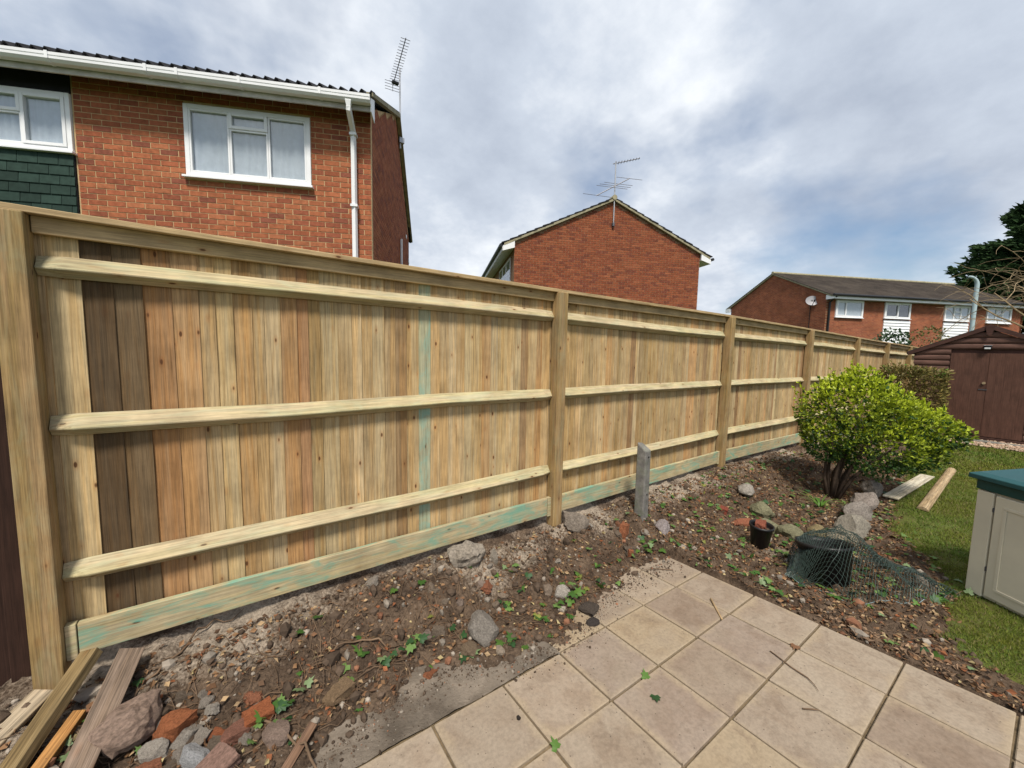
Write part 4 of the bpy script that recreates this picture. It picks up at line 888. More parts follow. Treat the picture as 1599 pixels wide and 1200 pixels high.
shrub('olive_shrub', 'thin olive shrub poking above the fence end', (24.8, 3.65, 0.1), [(0, 0, 2.2, .85, .6, .75), (.2, 0, 2.6, .5, .4, .5)], 420, (0.13, 0.125, 0.035), 0.12)

# conifer behind the terrace: layered drooping sprays
cf = empty('conifer_tree', (53.6, 1.5, -1.3)); tag(cf, 'dark green conifer towering behind the terrace roof', 'tree')
MB().tube([(0, 0, 0), (0.1, 0, 7), (0, 0.1, 15.5)], [0.55, 0.35, 0.05], 8).build('trunk', 'stem', cf, True)
Pc, Nc, Cc = [], [], []
br = MB()
for i in range(230):
    h_ = rnd.uniform(3.5, 15.2); az = rnd.uniform(0, 2*math.pi); L = (7.6*(1 - (h_ - 3)/13.2)**0.7 + 0.6)*rnd.uniform(0.72, 1.08)
    dv = np.array([math.cos(az), math.sin(az), 0]); tip = dv*L + np.array([0, 0, L*rnd.uniform(0.0, 0.22)])
    br.tube([(0, 0, h_), tuple(dv*L*0.5 + np.array([0, 0, h_ + 0.02*L])), tuple(tip + np.array([0, 0, h_]))], [0.05, 0.035, 0.01], 4)
    n = int(30 + L*34); t = nrs.uniform(0.25, 1.0, n)[:, None]; sd = np.array([-dv[1], dv[0], 0])
    wdt = (1.0 - t*0.75)*L*0.22
    pts_ = np.array([0, 0, h_]) + tip*t + sd*nrs.randn(n, 1)*wdt*0.8 + np.array([0, 0, 1])*nrs.randn(n, 1)*0.16
    Pc.append(pts_); Nc.append(dv*1.0 + sd*nrs.randn(n, 1)*0.5 + np.array([0, 0, 0.25]) + nrs.randn(n, 3)*0.3); Cc.append(np.array([[0.034, 0.066, 0.024]])*nrs.uniform(0.5, 1.5, (n, 1)))
br.build('branches', 'stem', cf)
Pc, Nc, Cc = map(np.concatenate, (Pc, Nc, Cc)); link('crown', leaves_mesh('crown', Pc, Nc, nrs.uniform(.35, .75, len(Pc)), Cc, 'needle', 0.20), cf)

# leafless tree at the right edge
bt = empty('bare_tree', (18.0, 0.25, 0.0)); tag(bt, 'leafless tree with pale drooping twigs at the right edge', 'tree')
tb = MB(); tw = MB()
def grow(mb, p, d, L, r_, depth):
    pts_ = [p]; n = 5
    for i in range(n):
        droop = -0.10*(3 - depth) if depth < 2 else 0.05
        d = (d + Vector((rnd.gauss(0, .16), rnd.gauss(0, .16), rnd.gauss(0, .10) + droop*0.5))).normalized(); pts_.append(pts_[-1] + d*L/n)
    mb.tube(pts_, [r_*(1 - 0.55*i/n) for i in range(n + 1)], 5 if depth > 1 else 4)
    if depth > 0:
        for _ in range(4 if depth > 1 else 5):
            i = rnd.randint(2, n); nd = (d*0.5 + Vector((rnd.gauss(0, .7), rnd.gauss(0, .7), rnd.gauss(0.05, .45)))).normalized(); grow(tw, pts_[i], nd, L*rnd.uniform(.5, .75), r_*0.45, depth - 1)
tb.tube([(0, 0, -.1), (0.03, 0.02, 1.4), (0, 0.05, 2.9)], [.12, .10, .085], 8); tb.build('trunk', 'bark', bt, True)
for i in range(9):
    a = R(60 + 40*i + rnd.uniform(-20, 20)); grow(tw, Vector((0, 0.05, 2.35 + 0.09*i)), Vector((math.cos(a)*.75, math.sin(a)*.75, 0.75)).normalized(), rnd.uniform(1.6, 2.2), 0.032, 2)
tw.build('branches', 'bark', bt)

# lawn blades
def blades(n, x0, x1, y0, y1, h, wd, seedcol):
    x = nrs.uniform(x0, x1, n); y = nrs.uniform(y0, y1, n); keep = (y < lawn_edge(x) - 0.02 + nrs.randn(n)*0.07) & ((x - 3.05) > 0.05)
    dens = np.clip(0.50 + 3.0*fbm(x, y, 3.5, 3, 1.0) + 0.6*sstep(4.2, 6.5, x) - 0.5*(1 - sstep(0.05, 0.5, x - 3.05)), 0.08, 1); keep &= nrs.rand(n) < dens
    x, y = x[keep], y[keep]; n = len(x); z = z_lawn(x, y) - 0.004
    a = nrs.uniform(0, 2*np.pi, n); hh = h*nrs.uniform(.45, 1.2, n); ln = nrs.uniform(0.2, 1.0, n)*hh; b = nrs.uniform(0, 2*np.pi, n)
    p = np.stack([x, y, z], -1); s_ = np.stack([np.cos(a), np.sin(a), 0*a], -1)*(wd*nrs.uniform(.7, 1.3, n))[:, None]
    tip = p + np.stack([np.cos(b)*ln, np.sin(b)*ln, hh], -1); V = np.stack([p - s_, p + s_, tip], 1).reshape(-1, 3)
    mixv = np.clip(0.5 + 1.6*fbm(x, y, 2.0, 3, 7.0), 0, 1)[:, None]
    c = (np.array([[0.155, 0.165, 0.026]])*(1 - mixv) + np.array([[0.110, 0.180, 0.030]])*mixv)*nrs.uniform(.6, 1.35, (n, 1)); dry = nrs.rand(n) < 0.13; c[dry] = np.array([0.25, 0.21, 0.09])
    return V, np.arange(3*n).reshape(n, 3), c
Vs, Fs, Cs = [], [], []; off = 0
for args in ((150000, 3.08, 5.2, -1.2, 1.2, .026, .0026, 0), (90000, 5.0, 8.5, -1.6, 1.4, .030, .0040, 0), (70000, 8.5, 12.5, -2.5, 1.7, .040, .0070, 0)):
    V, Fc, c = blades(*args); Vs.append(V); Fs.append(Fc + off); Cs.append(c); off += len(V)
gr = link('grass', mesh_np('grass', np.concatenate(Vs), np.concatenate(Fs), 'grass', np.concatenate(Cs))); tag(gr, 'short green grass blades covering the lawn', 'grass', kind='stuff')

# ------------------------------------------------------------------ loose things on the ground
def rock_mesh(name, seed, mat='stone', sub=3, rough=0.22, flat=0.75, boxy=False):
    rs = np.random.RandomState(seed); bm = bmesh.new()
    if boxy:
        bmesh.ops.create_cube(bm, size=1.6); bmesh.ops.subdivide_edges(bm, edges=bm.edges[:], cuts=5, use_grid_fill=True)
    else: bmesh.ops.create_icosphere(bm, subdivisions=sub, radius=1)
    pl = [(Vector(rs.randn(3)).normalized(), rs.uniform(0.55, 0.92)) for _ in range(9 if not boxy else 4)]
    for v_ in bm.verts:
        p = v_.co.copy()
        for nn, d_ in pl:
            e = p.dot(nn) - (d_*1.25 if boxy else d_)
            if e > 0: p -= nn*e*0.92
        n_ = float(fbm(np.array(p.x*1.3 + p.z), np.array(p.y*1.3 - p.z*0.7), 1.6, 4, seed*3.3)); n2_ = float(fbm(np.array(p.x*3.1 + p.z*2), np.array(p.y*3.1 - p.z*1.7), 2.2, 3, seed*1.3)); p *= 1 + rough*1.5*n_ + rough*0.7*n2_
        v_.co = p
    me = bpy.data.meshes.new(name); bm.to_mesh(me); bm.free(); me.materials.append(MAT[mat]); return me
def rock(name, label, cat, x, y, dims, col, seed, rz=None, tilt=0.15, sink=0.25, boxy=False, z=None, rough=0.22, group=None):
    o = link(name, rock_mesh(name, seed, boxy=boxy, rough=rough), None, 0, None, col); s_ = 0.5/(0.8 if boxy else 0.85)
    o.scale = (dims[0]*s_, dims[1]*s_, dims[2]*s_); zz_ = float(z_soil(x, y)) if z is None else z
    o.location = (x, y, zz_ + dims[2]*(0.5 - sink)); o.rotation_euler = (rnd.uniform(-tilt, tilt), rnd.uniform(-tilt, tilt), rnd.uniform(0, 6.28) if rz is None else rz)
    return tag(o, label, cat, group)
GREY = (0.27, 0.245, 0.21); PALEST = (0.42, 0.38, 0.33); BRICK = (0.32, 0.125, 0.062); BROWN = (0.20, 0.145, 0.095); MOSSY = (0.215, 0.205, 0.125); DKS = (0.085, 0.068, 0.055)
rock('concrete_lump', 'large rough grey concrete lump in the middle of the soil bed', 'concrete', 1.17, 1.93, (.20, .17, .15), (0.23, 0.205, 0.175), 3)
rock('stone', 'small brown stone touching the large concrete lump', 'stone', 1.02, 1.86, (.10, .09, .07), BROWN, 4)
rock('stone', 'small pale stone between the concrete lump and the paving', 'stone', 1.17, 1.76, (.07, .05, .04), (0.36, 0.29, 0.22), 5)
rock('stone', 'white angular stone near the paving edge below the second post', 'stone', 1.83, 1.95, (.11, .09, .09), PALEST, 6)
rock('stone', 'brown stone just behind the white angular stone', 'stone', 1.76, 2.03, (.10, .07, .06), (0.26, 0.2, 0.15), 7)
rock('soil_clod', 'dark square clod of earth resting on the paving corner', 'clod', 1.90, 1.74, (.13, .13, .05), DKS, 8, sink=0.15)
rock('soil_clod', 'smaller dark clod beside the square clod on the paving', 'clod', 1.83, 1.64, (.08, .06, .04), (0.06, 0.05, 0.045), 9, sink=0.1, z=0.0)
rock('footing_concrete', 'rough pale concrete around the foot of the second fence post', 'concrete', 2.46, 2.49, (.24, .18, .20), (0.25, 0.21, 0.17), 10)
rock('footing_concrete', 'broken pale concrete and mortar below the first bay', 'concrete', 1.30, 2.44, (.30, .20, .22), (0.30, 0.26, 0.21), 11, sink=0.35, rough=0.5)
rock('footing_concrete', 'small upright concrete chip right of the pale mortar heap', 'concrete', 1.52, 2.40, (.07, .06, .14), (0.29, 0.25, 0.2), 12)
rock('stone', 'pinkish grey stone at the foot of the stub post', 'stone', 3.28, 2.10, (.20, .14, .13), (0.29, 0.25, 0.24), 13)
rock('broken_brick', 'upright orange brick piece left of the stub post', 'brick', 2.86, 2.23, (.09, .06, .13), BRICK, 14, 0.3, boxy=True)
rock('broken_brick', 'small orange brick chip below the upright piece', 'brick', 2.74, 2.06, (.07, .05, .08), BRICK, 15, 1.0, boxy=True)
rock('stone', 'grey flat-topped stone at the back of the stone row', 'stone', 4.88, 2.06, (.26, .18, .15), (0.31, 0.28, 0.24), 16)
for i, (x, y, d, c, lb) in enumerate([(4.66, 1.80, (.30, .20, .16), MOSSY, 'mossy long stone just right of the flat-topped stone'), (4.45, 1.62, (.22, .17, .13), MOSSY, 'mossy stone behind the small black pot'), (4.46, 1.44, (.24, .22, .17), MOSSY, 'rounded mossy stone in the middle of the stone row'),
                                      (4.56, 1.25, (.20, .16, .16), (0.24, 0.19, 0.10), 'ochre block at the right of the stone row'), (4.72, 1.10, (.26, .18, .15), (0.30, 0.26, 0.19), 'pale stone just behind the wire netting')]):
    rock('stone', lb, 'stone', x, y, d, c, 20 + i)
for i, (x, y, d, c, lb) in enumerate([(5.02, 1.10, (.34, .24, .24), (0.26, 0.235, 0.19), 'nearest long grey log-like kerb stone beside the lawn'), (5.42, 1.17, (.40, .22, .24), (0.25, 0.22, 0.19), 'second grey kerb stone beside the lawn under the bush'), (5.95, 1.22, (.42, .22, .26), (0.27, 0.23, 0.20), 'third brownish kerb stone beside the lawn under the bush'), (6.5, 1.28, (.40, .2, .22), (0.24, 0.21, 0.18), 'farthest kerb stone in the shade of the bush')]):
    rock('kerb_stone', lb, 'stone', x, y, d, c, 30 + i, 0.1, 0.08, 0.30, group='kerb stones along the lawn')
rock('broken_brick', 'short red brick lying behind the small black pot', 'brick', 4.22, 2.00, (.12, .09, .08), (0.25, 0.07, 0.045), 40, 0.4, boxy=True)
rock('broken_brick', 'long flat red brick lying left of the small pot', 'brick', 4.25, 1.80, (.22, .11, .07), (0.30, 0.115, 0.065), 41, -0.5, boxy=True)
rock('broken_brick', 'brick piece half buried between the pots', 'brick', 4.05, 1.22, (.14, .07, .06), (0.27, 0.12, 0.065), 42, 0.9, boxy=True)
rock('stone', 'dark grey slab leaning left of the netted tub', 'stone', 3.80, 1.08, (.30, .16, .14), (0.13, 0.12, 0.11), 43, 0.6, 0.4)
rock('broken_brick', 'bright orange brick lump among the rubble at bottom left', 'brick', -0.315, 2.13, (.12, .10, .09), (0.34, 0.125, 0.055), 50, 0.7, 0.3, boxy=True)
rock('broken_brick', 'orange brick half hidden by ivy right of the orange lump', 'brick', -0.01, 2.02, (.11, .08, .08), (0.34, 0.115, 0.05), 51, 0.2, 0.3, boxy=True)
rock('stone', 'pale blue-grey stone below the orange brick lump', 'stone', -0.235, 1.95, (.13, .08, .07), (0.36, 0.36, 0.36), 52)
rock('broken_brick', 'big pinkish mortared brick slab at bottom left', 'brick', -0.47, 2.19, (.26, .18, .16), (0.30, 0.215, 0.165), 53, 0.5, 0.2, rough=0.4)
rock('broken_brick', 'flat pinkish brick at the bottom edge beside the pale stone', 'brick', -0.19, 1.83, (.20, .12, .07), (0.29, 0.18, 0.14), 54, 0.6, 0.2, boxy=True)
rock('stone', 'brown stone under the ivy near the bottom edge', 'stone', 0.06, 1.88, (.12, .10, .07), (0.26, 0.19, 0.15), 55)
rock('broken_brick', 'small dull brick bit near the ivy roots', 'brick', -0.10, 1.98, (.10, .07, .06), (0.27, 0.13, 0.09), 56, 0.2, boxy=True)
rock('broken_brick', 'tan broken brick corner near the bottom of the bed', 'brick', 0.33, 1.95, (.13, .08, .06), (0.25, 0.17, 0.10), 57, 0.5, 0.3, boxy=True)
rock('broken_brick', 'brick chip in front of the concrete lump by green leaves', 'brick', 0.78, 1.86, (.07, .05, .05), BRICK, 58, 0.5, 0.4, boxy=True)

# small rubble heaped between the larger pieces
rub = [rock_mesh('rubble', 80 + i, boxy=i % 2 == 0, rough=0.4) for i in range(8)]
RC = [(0.30, 0.125, 0.07), (0.34, 0.12, 0.055), (0.30, 0.26, 0.215), (0.36, 0.32, 0.27), (0.22, 0.17, 0.125), (0.26, 0.20, 0.16), (0.18, 0.14, 0.105)]
RN = [('brick_chip', 'small dull red brick chip'), ('brick_chip', 'small orange brick chip'), ('mortar_lump', 'small grey mortar lump'), ('mortar_lump', 'small pale mortar lump'), ('stone_chip', 'small brown stone'), ('stone_chip', 'small tan stone'), ('stone_chip', 'small dark stone')]
def heap(n, cx_, cy_, rx, ry, lb, gp, smin=.018, smax=.055):
    for i in range(n):
        x = cx_ + rx*rnd.gauss(0, 1); y = cy_ + ry*rnd.gauss(0, 1)
        if not (float(dirt_edge(x)) + 0.02 < y < 2.52): continue
        ci = rnd.choices(range(7), [.8, .5, 2, 1.6, 2.5, 2, 2.5])[0]; kf = rnd.uniform(.8, 1.15); nm, ad = RN[ci]
        o = link(nm, rub[rnd.randrange(8)], None, 0, None, tuple(v_*kf for v_ in RC[ci])); q_ = rnd.uniform(smin, smax)
        o.scale = (q_, q_*rnd.uniform(.6, .9), q_*rnd.uniform(.45, .8)); o.location = (x, y, float(z_soil(x, y)) + q_*0.12); o.rotation_euler = (rnd.uniform(-.5, .5), rnd.uniform(-.5, .5), rnd.uniform(0, 6.28)); tag(o, ad + ' ' + lb, 'stone', gp)
heap(34, -0.28, 2.03, .20, .15, 'in the rubble heap at bottom left', 'rubble heap at bottom left')
heap(18, 1.2, 2.28, .30, .14, 'on the soil below the first bay of the fence', 'rubble below the first bay')
heap(13, 2.5, 2.2, .38, .13, 'on the soil between second post and stub post', 'rubble near the stub post')

# stub post, pots, netting
sp0 = (3.20, 2.30); zs = float(z_soil(*sp0)) - 0.1
st_ = empty('stub_post', (*sp0, zs)); tag(st_, 'old grey concrete stub post standing before the second bay', 'post')
MB().add([(-.052, -.052, 0), (.052, -.052, 0), (.052, .052, 0), (-.052, .052, 0), (-.050, -.050, .74), (.050, -.050, .74), (.050, .050, .80), (-.050, .050, .82)], [(3, 2, 1, 0), (4, 5, 6, 7), (0, 1, 5, 4), (1, 2, 6, 5), (2, 3, 7, 6), (3, 0, 4, 7)]).build('shaft', 'concrete_post', st_, False, 0.012)
for zz_ in (.30, .68): MB().tube([(0.0, -.056, zz_), (0.0, -.0512, zz_)], 0.008, 8).build('hole_shade_disc', 'black', st_)  # raised black discs stand in for the shade inside bolt holes
st_.rotation_euler = (0.01, -0.02, 0.12)
pt = empty('plant_pot', (3.90, 1.50, float(z_soil(3.9, 1.5)) - .005)); tag(pt, 'small black plastic plant pot with brick bits in it', 'plant pot')
MB().lathe([(.070, 0), (.092, .19), (.101, .192), (.101, .215), (.092, .215), (.088, .19), (.085, .16)], 24).build('pot', 'black', pt, True)
MB().lathe([(.0, .15), (.086, .165)], 16).build('compost', 'soil', pt)
pt.rotation_euler = (0.05, -0.03, 0)
rock('broken_brick', 'red brick fragment sitting in the small black pot', 'brick', 3.90, 1.50, (.13, .08, .09), (0.27, 0.09, 0.055), 60, 0.3, 0.3, 0.3, True, float(z_soil(3.9, 1.5)) + .17)
zt_ = float(z_soil(3.75, 0.95)); tu = empty('black_tub', (3.76, 0.95, zt_ + .01)); tag(tu, 'large black plastic tub under green wire netting', 'tub')
MB().lathe([(.150, 0), (.178, .25), (.189, .252), (.189, .278), (.178, .278), (.172, .24), (.145, .03)], 32).build('tub', 'black', tu, True); tu.rotation_euler = (-0.18, 0.10, 0)
# netting: a draped grid of wire, high over the tub and trailing flat towards the box
def net_pt(a, b):
    A0, A1 = np.array([3.54, 1.10]), np.array([4.46, 0.44]); c = A0 + (A1 - A0)*a; n_ = np.array([0.565, 0.825])
    wv = 0.10 + 0.20*sstep(0, 0.16, a) - 0.12*sstep(0.45, 1.0, a); u_ = (b - 0.5)*2
    hh = (0.02 + 0.36*sstep(0.0, 0.13, a)*(1 - sstep(0.30, 0.66, a)) + 0.09*sstep(0.3, 0.5, a)*(1 - sstep(0.7, 1.0, a)))*max(0.0, 1 - abs(u_)**4.0)
    wob = float(fbm(np.array(a*3.0), np.array(b*3.0), 1.7, 3, 21.0)); wob2 = float(fbm(np.array(a*9.0), np.array(b*9.0), 1.7, 2, 27.0))
    p = c + n_*(u_*wv*(1 - 0.15*hh) + wob*0.09*(a > 0.35)); g_ = max(float(z_soil(p[0], p[1])), float(z_lawn(p[0], p[1])))
    return (float(p[0]), float(p[1]), g_ + max(0.006, hh*(1 + wob*0.35) + wob2*0.03*(hh > 0.05)))
NA, NB = 42, 28; vs = [net_pt(i/NA, j/NB) for i in range(NA + 1) for j in range(NB + 1)]; base_v = Vector((4.1, 0.7, 0))
vs = [tuple(Vector(v_) - base_v) for v_ in vs]
wires = MB(); idx = lambda i, j: i*(NB + 1) + j
def wire_line(ids): wires.tube([vs[k_] for k_ in ids], 0.0017, 3, False)
for s0 in range(-NB, NA + 1, 1):
    ids = [idx(s0 + t, t) for t in range(NB + 1) if 0 <= s0 + t <= NA]
    if len(ids) > 1: wire_line(ids)
    ids = [idx(s0 + t, NB - t) for t in range(NB + 1) if 0 <= s0 + t <= NA]
    if len(ids) > 1: wire_line(ids)
nt_ = empty('wire_netting', base_v); tag(nt_, 'crumpled green wire netting draped over the black tub', 'netting')
wires.build('mesh', 'wire', nt_)
for j in (0, NB): MB().tube([vs[idx(i, j)] for i in range(NA + 1)], 0.0016, 4).build('selvedge_wire', 'wire_edge', nt_)
MB().tube([vs[idx(0, j)] for j in range(NB + 1)], 0.0016, 4).build('selvedge_wire', 'wire_edge', nt_)

# timber lying about
def plank(name, label, p0, p1, wd, th_, mat, col=None, roll=0.0, cat='plank', half=False):
    p0, p1 = Vector(p0), Vector(p1); d = p1 - p0; L = d.length
    mb = MB()
    if half: mb.prism([(0, wd/2*math.cos(R(a)), wd*0.42*math.sin(R(a))) for a in range(0, 181, 20)], (L, 0, 0))
    else: mb.box((0, -wd/2, -th_/2), (L, wd/2, th_/2))
    o = mb.build(name, mat, None, False, 0.003, p0, col); q_ = d.to_track_quat('X', 'Z'); o.rotation_euler = (q_ @ Matrix.Rotation(roll, 3, 'X').to_quaternion()).to_euler(); return tag(o, label, cat)
plank('flat_board', 'flat pale white board lying on the lawn', (6.47, 1.10, .075), (8.12, 1.02, .085), .145, .018, 'timber_old', (0.50, 0.46, 0.36))
plank('half_round_post', 'long half-round timber lying on the lawn beside the flat board', (6.29, .80, .065), (8.85, .87, .085), .10, .06, 'timber_old', (0.40, 0.30, 0.18), 0.1, 'timber', True)
plank('timber_offcut', 'olive brown pointed timber offcut leaning on the first gravel board', (-.84, 2.07, .10), (-.655, 2.555, .315), .075, .045, 'timber_old', (0.215, 0.155, 0.075), -0.25, 'timber')
plank('timber_offcut', 'grey brown weathered offcut with an orange edge, rightmost of the timbers', (-.60, 1.99, .13), (-.515, 2.52, .275), .095, .050, 'timber_old', (0.21, 0.155, 0.115), 0.35, 'timber')
plank('timber_offcut', 'pale smooth board leftmost of the timber offcuts', (-1.02, 2.14, .12), (-.80, 2.52, .215), .09, .022, 'timber_old', (0.36, 0.29, 0.20), 0.1, 'timber')
plank('timber_offcut', 'short orange sawn offcut between two longer timbers', (-.76, 2.01, .11), (-.655, 2.35, .165), .045, .045, 'timber_old', (0.46, 0.24, 0.085), 0.2, 'timber')
plank('timber_offcut', 'brown flat stick pointing up from the bottom edge beside the concrete strip', (0.03, 1.66, .03), (.20, 1.83, .075), .038, .014, 'timber_old', (0.22, 0.135, 0.09), 0.3, 'stick')
plank('cane', 'short pale cane lying across a paving joint', (2.72, 1.33, .027), (2.56, 1.17, .030), .012, .012, 'timber_old', (0.42, 0.30, 0.17), 0, 'stick')

def twig_pts(x, y, az, L, zf, n=9, curl=0.25, lift=0.02):
    pts_ = []
    for i in range(n):
        z = float(zf(x, y)) + 0.006 + lift*math.sin(math.pi*i/(n - 1))*abs(rnd.gauss(0.5, .5)); pts_.append((x, y, z)); x += math.cos(az)*L/n; y += math.sin(az)*L/n; az += rnd.gauss(0, curl)
    return pts_
zpf = lambda x, y: z_patio(x, y) + 0.001
for lb, x, y, az, L in (('thin forked brown twig lying on the right-hand slabs', 2.50, 0.86, -1.9, .34), ('curved dark twig on the far corner slab', 2.86, 1.72, 2.6, .26), ('short dark twig on a slab near the right edge', 2.20, 0.60, -0.8, .09)):
    o = MB().tube(twig_pts(x, y, az, L, zpf, 8, 0.2, 0.004), [0.0035]*6 + [0.002, 0.001], 5).build('twig', 'twig'); tag(o, lb, 'twig')
for i, (lb, x, y, az, L) in enumerate((('long looping root across the bottom of the bed', -0.05, 2.05, -0.75, .75), ('pale root curving over the soil below the first bay', 0.2, 2.15, 0.35, .65), ('thin straight stem lying under the first gravel board', -0.45, 2.42, 0.15, .55))):
    o = MB().tube(twig_pts(x, y, az, L, z_soil, 14, 0.35, 0.035), [0.0055]*10 + [0.004, 0.003, 0.002, 0.001], 6).build('root', 'twig', None, True); tag(o, lb, 'root')
tws = MB()
for i in range(1600):
    x = rnd.uniform(-1.0, 5.8) if i < 1300 else rnd.uniform(-0.8, 1.6); y = rnd.uniform(0.35, 2.5) if i < 1300 else rnd.uniform(1.75, 2.45)
    if (x < 3.1 and y < float(dirt_edge(x)) + 0.05) or (x >= 3.1 and y < float(lawn_edge(x)) - .1): continue
    tws.tube(twig_pts(x, y, rnd.uniform(0, 6.28), rnd.uniform(.05, .26), z_soil, 6, .24, .015), [rnd.uniform(.0010, .0026)]*5 + [0.0008], 4, False)
tag(tws.build('twig_litter', 'twig'), 'thin dead twigs and rootlets strewn over the soil', 'twigs', kind='stuff')

def scatter(n, dens):
    x = nrs.uniform(-1.1, 9.5, n); y = nrs.uniform(-0.6, 2.55, n); ok = np.where(x < 3.07, y > dirt_edge(x) - 0.02, y > lawn_edge(x) - 0.18)
    ok &= (nrs.rand(n) < dens(x, y)); return x[ok], y[ok]
# crumbs and pebbles
def z_any(x, y): return np.maximum(z_soil(x, y), np.where((x < 3.04) & (y < 1.96), np.where((y > 1.575) & (x < 1.45), z_conc(x, y), z_patio(x, y)), -1.0))
x, y = scatter(22000, lambda x, y: np.clip(0.25 + 0.8*np.exp(-((x - 1)/3)**2), 0, 1)); xs2 = nrs.uniform(-0.6, 3.0, 5000); ys2 = dirt_edge(xs2) - np.abs(nrs.randn(5000))*0.09; okk = ys2 > -0.5; x = np.concatenate([x, xs2[okk]]); y = np.concatenate([y, ys2[okk]]); n = len(x)
ico = np.array([(0, 0, 1), (.894, 0, .447), (.276, .851, .447), (-.724, .526, .447), (-.724, -.526, .447), (.276, -.851, .447), (.724, .526, -.447), (-.276, .851, -.447), (-.894, 0, -.447), (-.276, -.851, -.447), (.724, -.526, -.447), (0, 0, -1)])
icf = np.array([(0,1,2),(0,2,3),(0,3,4),(0,4,5),(0,5,1),(1,6,2),(2,7,3),(3,8,4),(4,9,5),(5,10,1),(2,6,7),(3,7,8),(4,8,9),(5,9,10),(1,10,6),(11,7,6),(11,8,7),(11,9,8),(11,10,9),(11,6,10)])
r_ = np.clip(np.exp(nrs.randn(n)*0.72)*0.0070, .003, .045); r_[-int(okk.sum()):] *= 0.26; sc_ = r_[:, None, None]*nrs.uniform(.6, 1.2, (n, 1, 3)); V = ico[None]*sc_*(1 + nrs.randn(n, 12, 1)*0.12) + np.stack([x, y, z_any(x, y) + r_*0.3], -1)[:, None, :]
cb = np.where(nrs.rand(n, 1) < 0.72, np.array([[0.085, 0.060, 0.042]]), np.where(nrs.rand(n, 1) < 0.75, np.array([[0.25, 0.215, 0.175]]), np.array([[0.20, 0.095, 0.055]])))*nrs.uniform(.6, 1.35, (n, 1))
me = mesh_np('soil_crumbs', V.reshape(-1, 3), (icf[None] + (np.arange(n)*12)[:, None, None]).reshape(-1, 3), 'brick_att', np.repeat(cb, 20, 0)); tag(link('soil_crumbs', me), 'crumbs of earth, chippings and small pebbles over the bed', 'crumbs', kind='stuff')
# dead leaf litter
x, y = scatter(60000, lambda x, y: np.where(x > 3.0, 0.85, 0.55) * np.where(x > 6.5, .6, 1)); n = len(x)
lc = np.array([(0.150, 0.082, 0.045), (0.225, 0.130, 0.068), (0.33, 0.23, 0.13), (0.095, 0.058, 0.036), (0.23, 0.09, 0.042), (0.36, 0.29, 0.15)])[nrs.choice(6, n, p=[.28, .25, .14, .2, .08, .05])]*nrs.uniform(.7, 1.25, (n, 1))
P = np.stack([x, y, z_soil(x, y) + nrs.uniform(.002, .014, n)], -1); N_ = np.stack([nrs.randn(n), nrs.randn(n), nrs.randn(n)*0.22], -1)
tag(link('leaf_litter', leaves_mesh('leaf_litter', P, N_, nrs.uniform(.014, .042, n), lc, 'litter', 0.33, 0.3)), 'brown dead leaf litter covering the bed', 'leaf litter', kind='stuff')

# green ivy leaves: lobed, facing up
def ivy_arrays(P, yaw, tilt, size):
    out = np.array([(0, 0), (.28, -.18), (.52, .08), (.30, .30), (.36, .58), (.12, .55), (0, 1.0), (-.12, .55), (-.36, .58), (-.30, .30), (-.52, .08), (-.28, -.18)])
    n = len(P); L = np.zeros((n, 12, 3)); L[:, :, 0] = out[:, 0]; L[:, :, 1] = out[:, 1] - .3; L[:, :, 2] = -0.55*out[:, 0]**2 + 0.12*np.abs(out[:, 0])
    L *= size[:, None, None]; c, s_ = np.cos(yaw), np.sin(yaw); ct, st2 = np.cos(tilt), np.sin(tilt)
    y2 = L[:, :, 1]*ct[:, None] - L[:, :, 2]*st2[:, None]; z2 = L[:, :, 1]*st2[:, None] + L[:, :, 2]*ct[:, None]
    X = L[:, :, 0]*c[:, None] - y2*s_[:, None]; Y = L[:, :, 0]*s_[:, None] + y2*c[:, None]
    return np.stack([X, Y, z2], -1) + P[:, None, :]
def ivy_mesh(name, V, cols):
    n = len(V); tri = np.array([(0, 1, 2), (0, 2, 3), (0, 3, 4), (0, 4, 5), (0, 5, 6), (0, 6, 7), (0, 7, 8), (0, 8, 9), (0, 9, 10), (0, 10, 11)])
    return mesh_np(name, V.reshape(-1, 3), (tri[None] + (np.arange(n)*12)[:, None, None]).reshape(-1, 3), 'leaf', np.repeat(cols, 10, 0))
IV = np.array([(0.050, 0.120, 0.022), (0.085, 0.170, 0.030), (0.13, 0.22, 0.06), (0.030, 0.080, 0.026), (0.17, 0.24, 0.11), (0.21, 0.22, 0.05)])
x, y = scatter(3900, lambda x, y: np.clip(0.22 + 1.5*fbm(x, y, 1.8, 2, 31.0) + 0.3*(x < 2.6)*(y < 2.2) + 0.25*(x > 3) - .4*(y > 2.4), 0, 1)); n = len(x)
V = ivy_arrays(np.stack([x, y, z_soil(x, y) + nrs.uniform(.008, .03, n)], -1), nrs.uniform(0, 6.28, n), nrs.randn(n)*0.4, nrs.uniform(.030, .072, n))
tag(link('ivy_leaves', ivy_mesh('ivy_leaves', V, IV[nrs.choice(6, n, p=[.28, .25, .15, .18, .07, .07])]*nrs.uniform(.75, 1.2, (n, 1)))), 'cut green ivy leaves scattered over the bed', 'ivy leaves', kind='stuff')
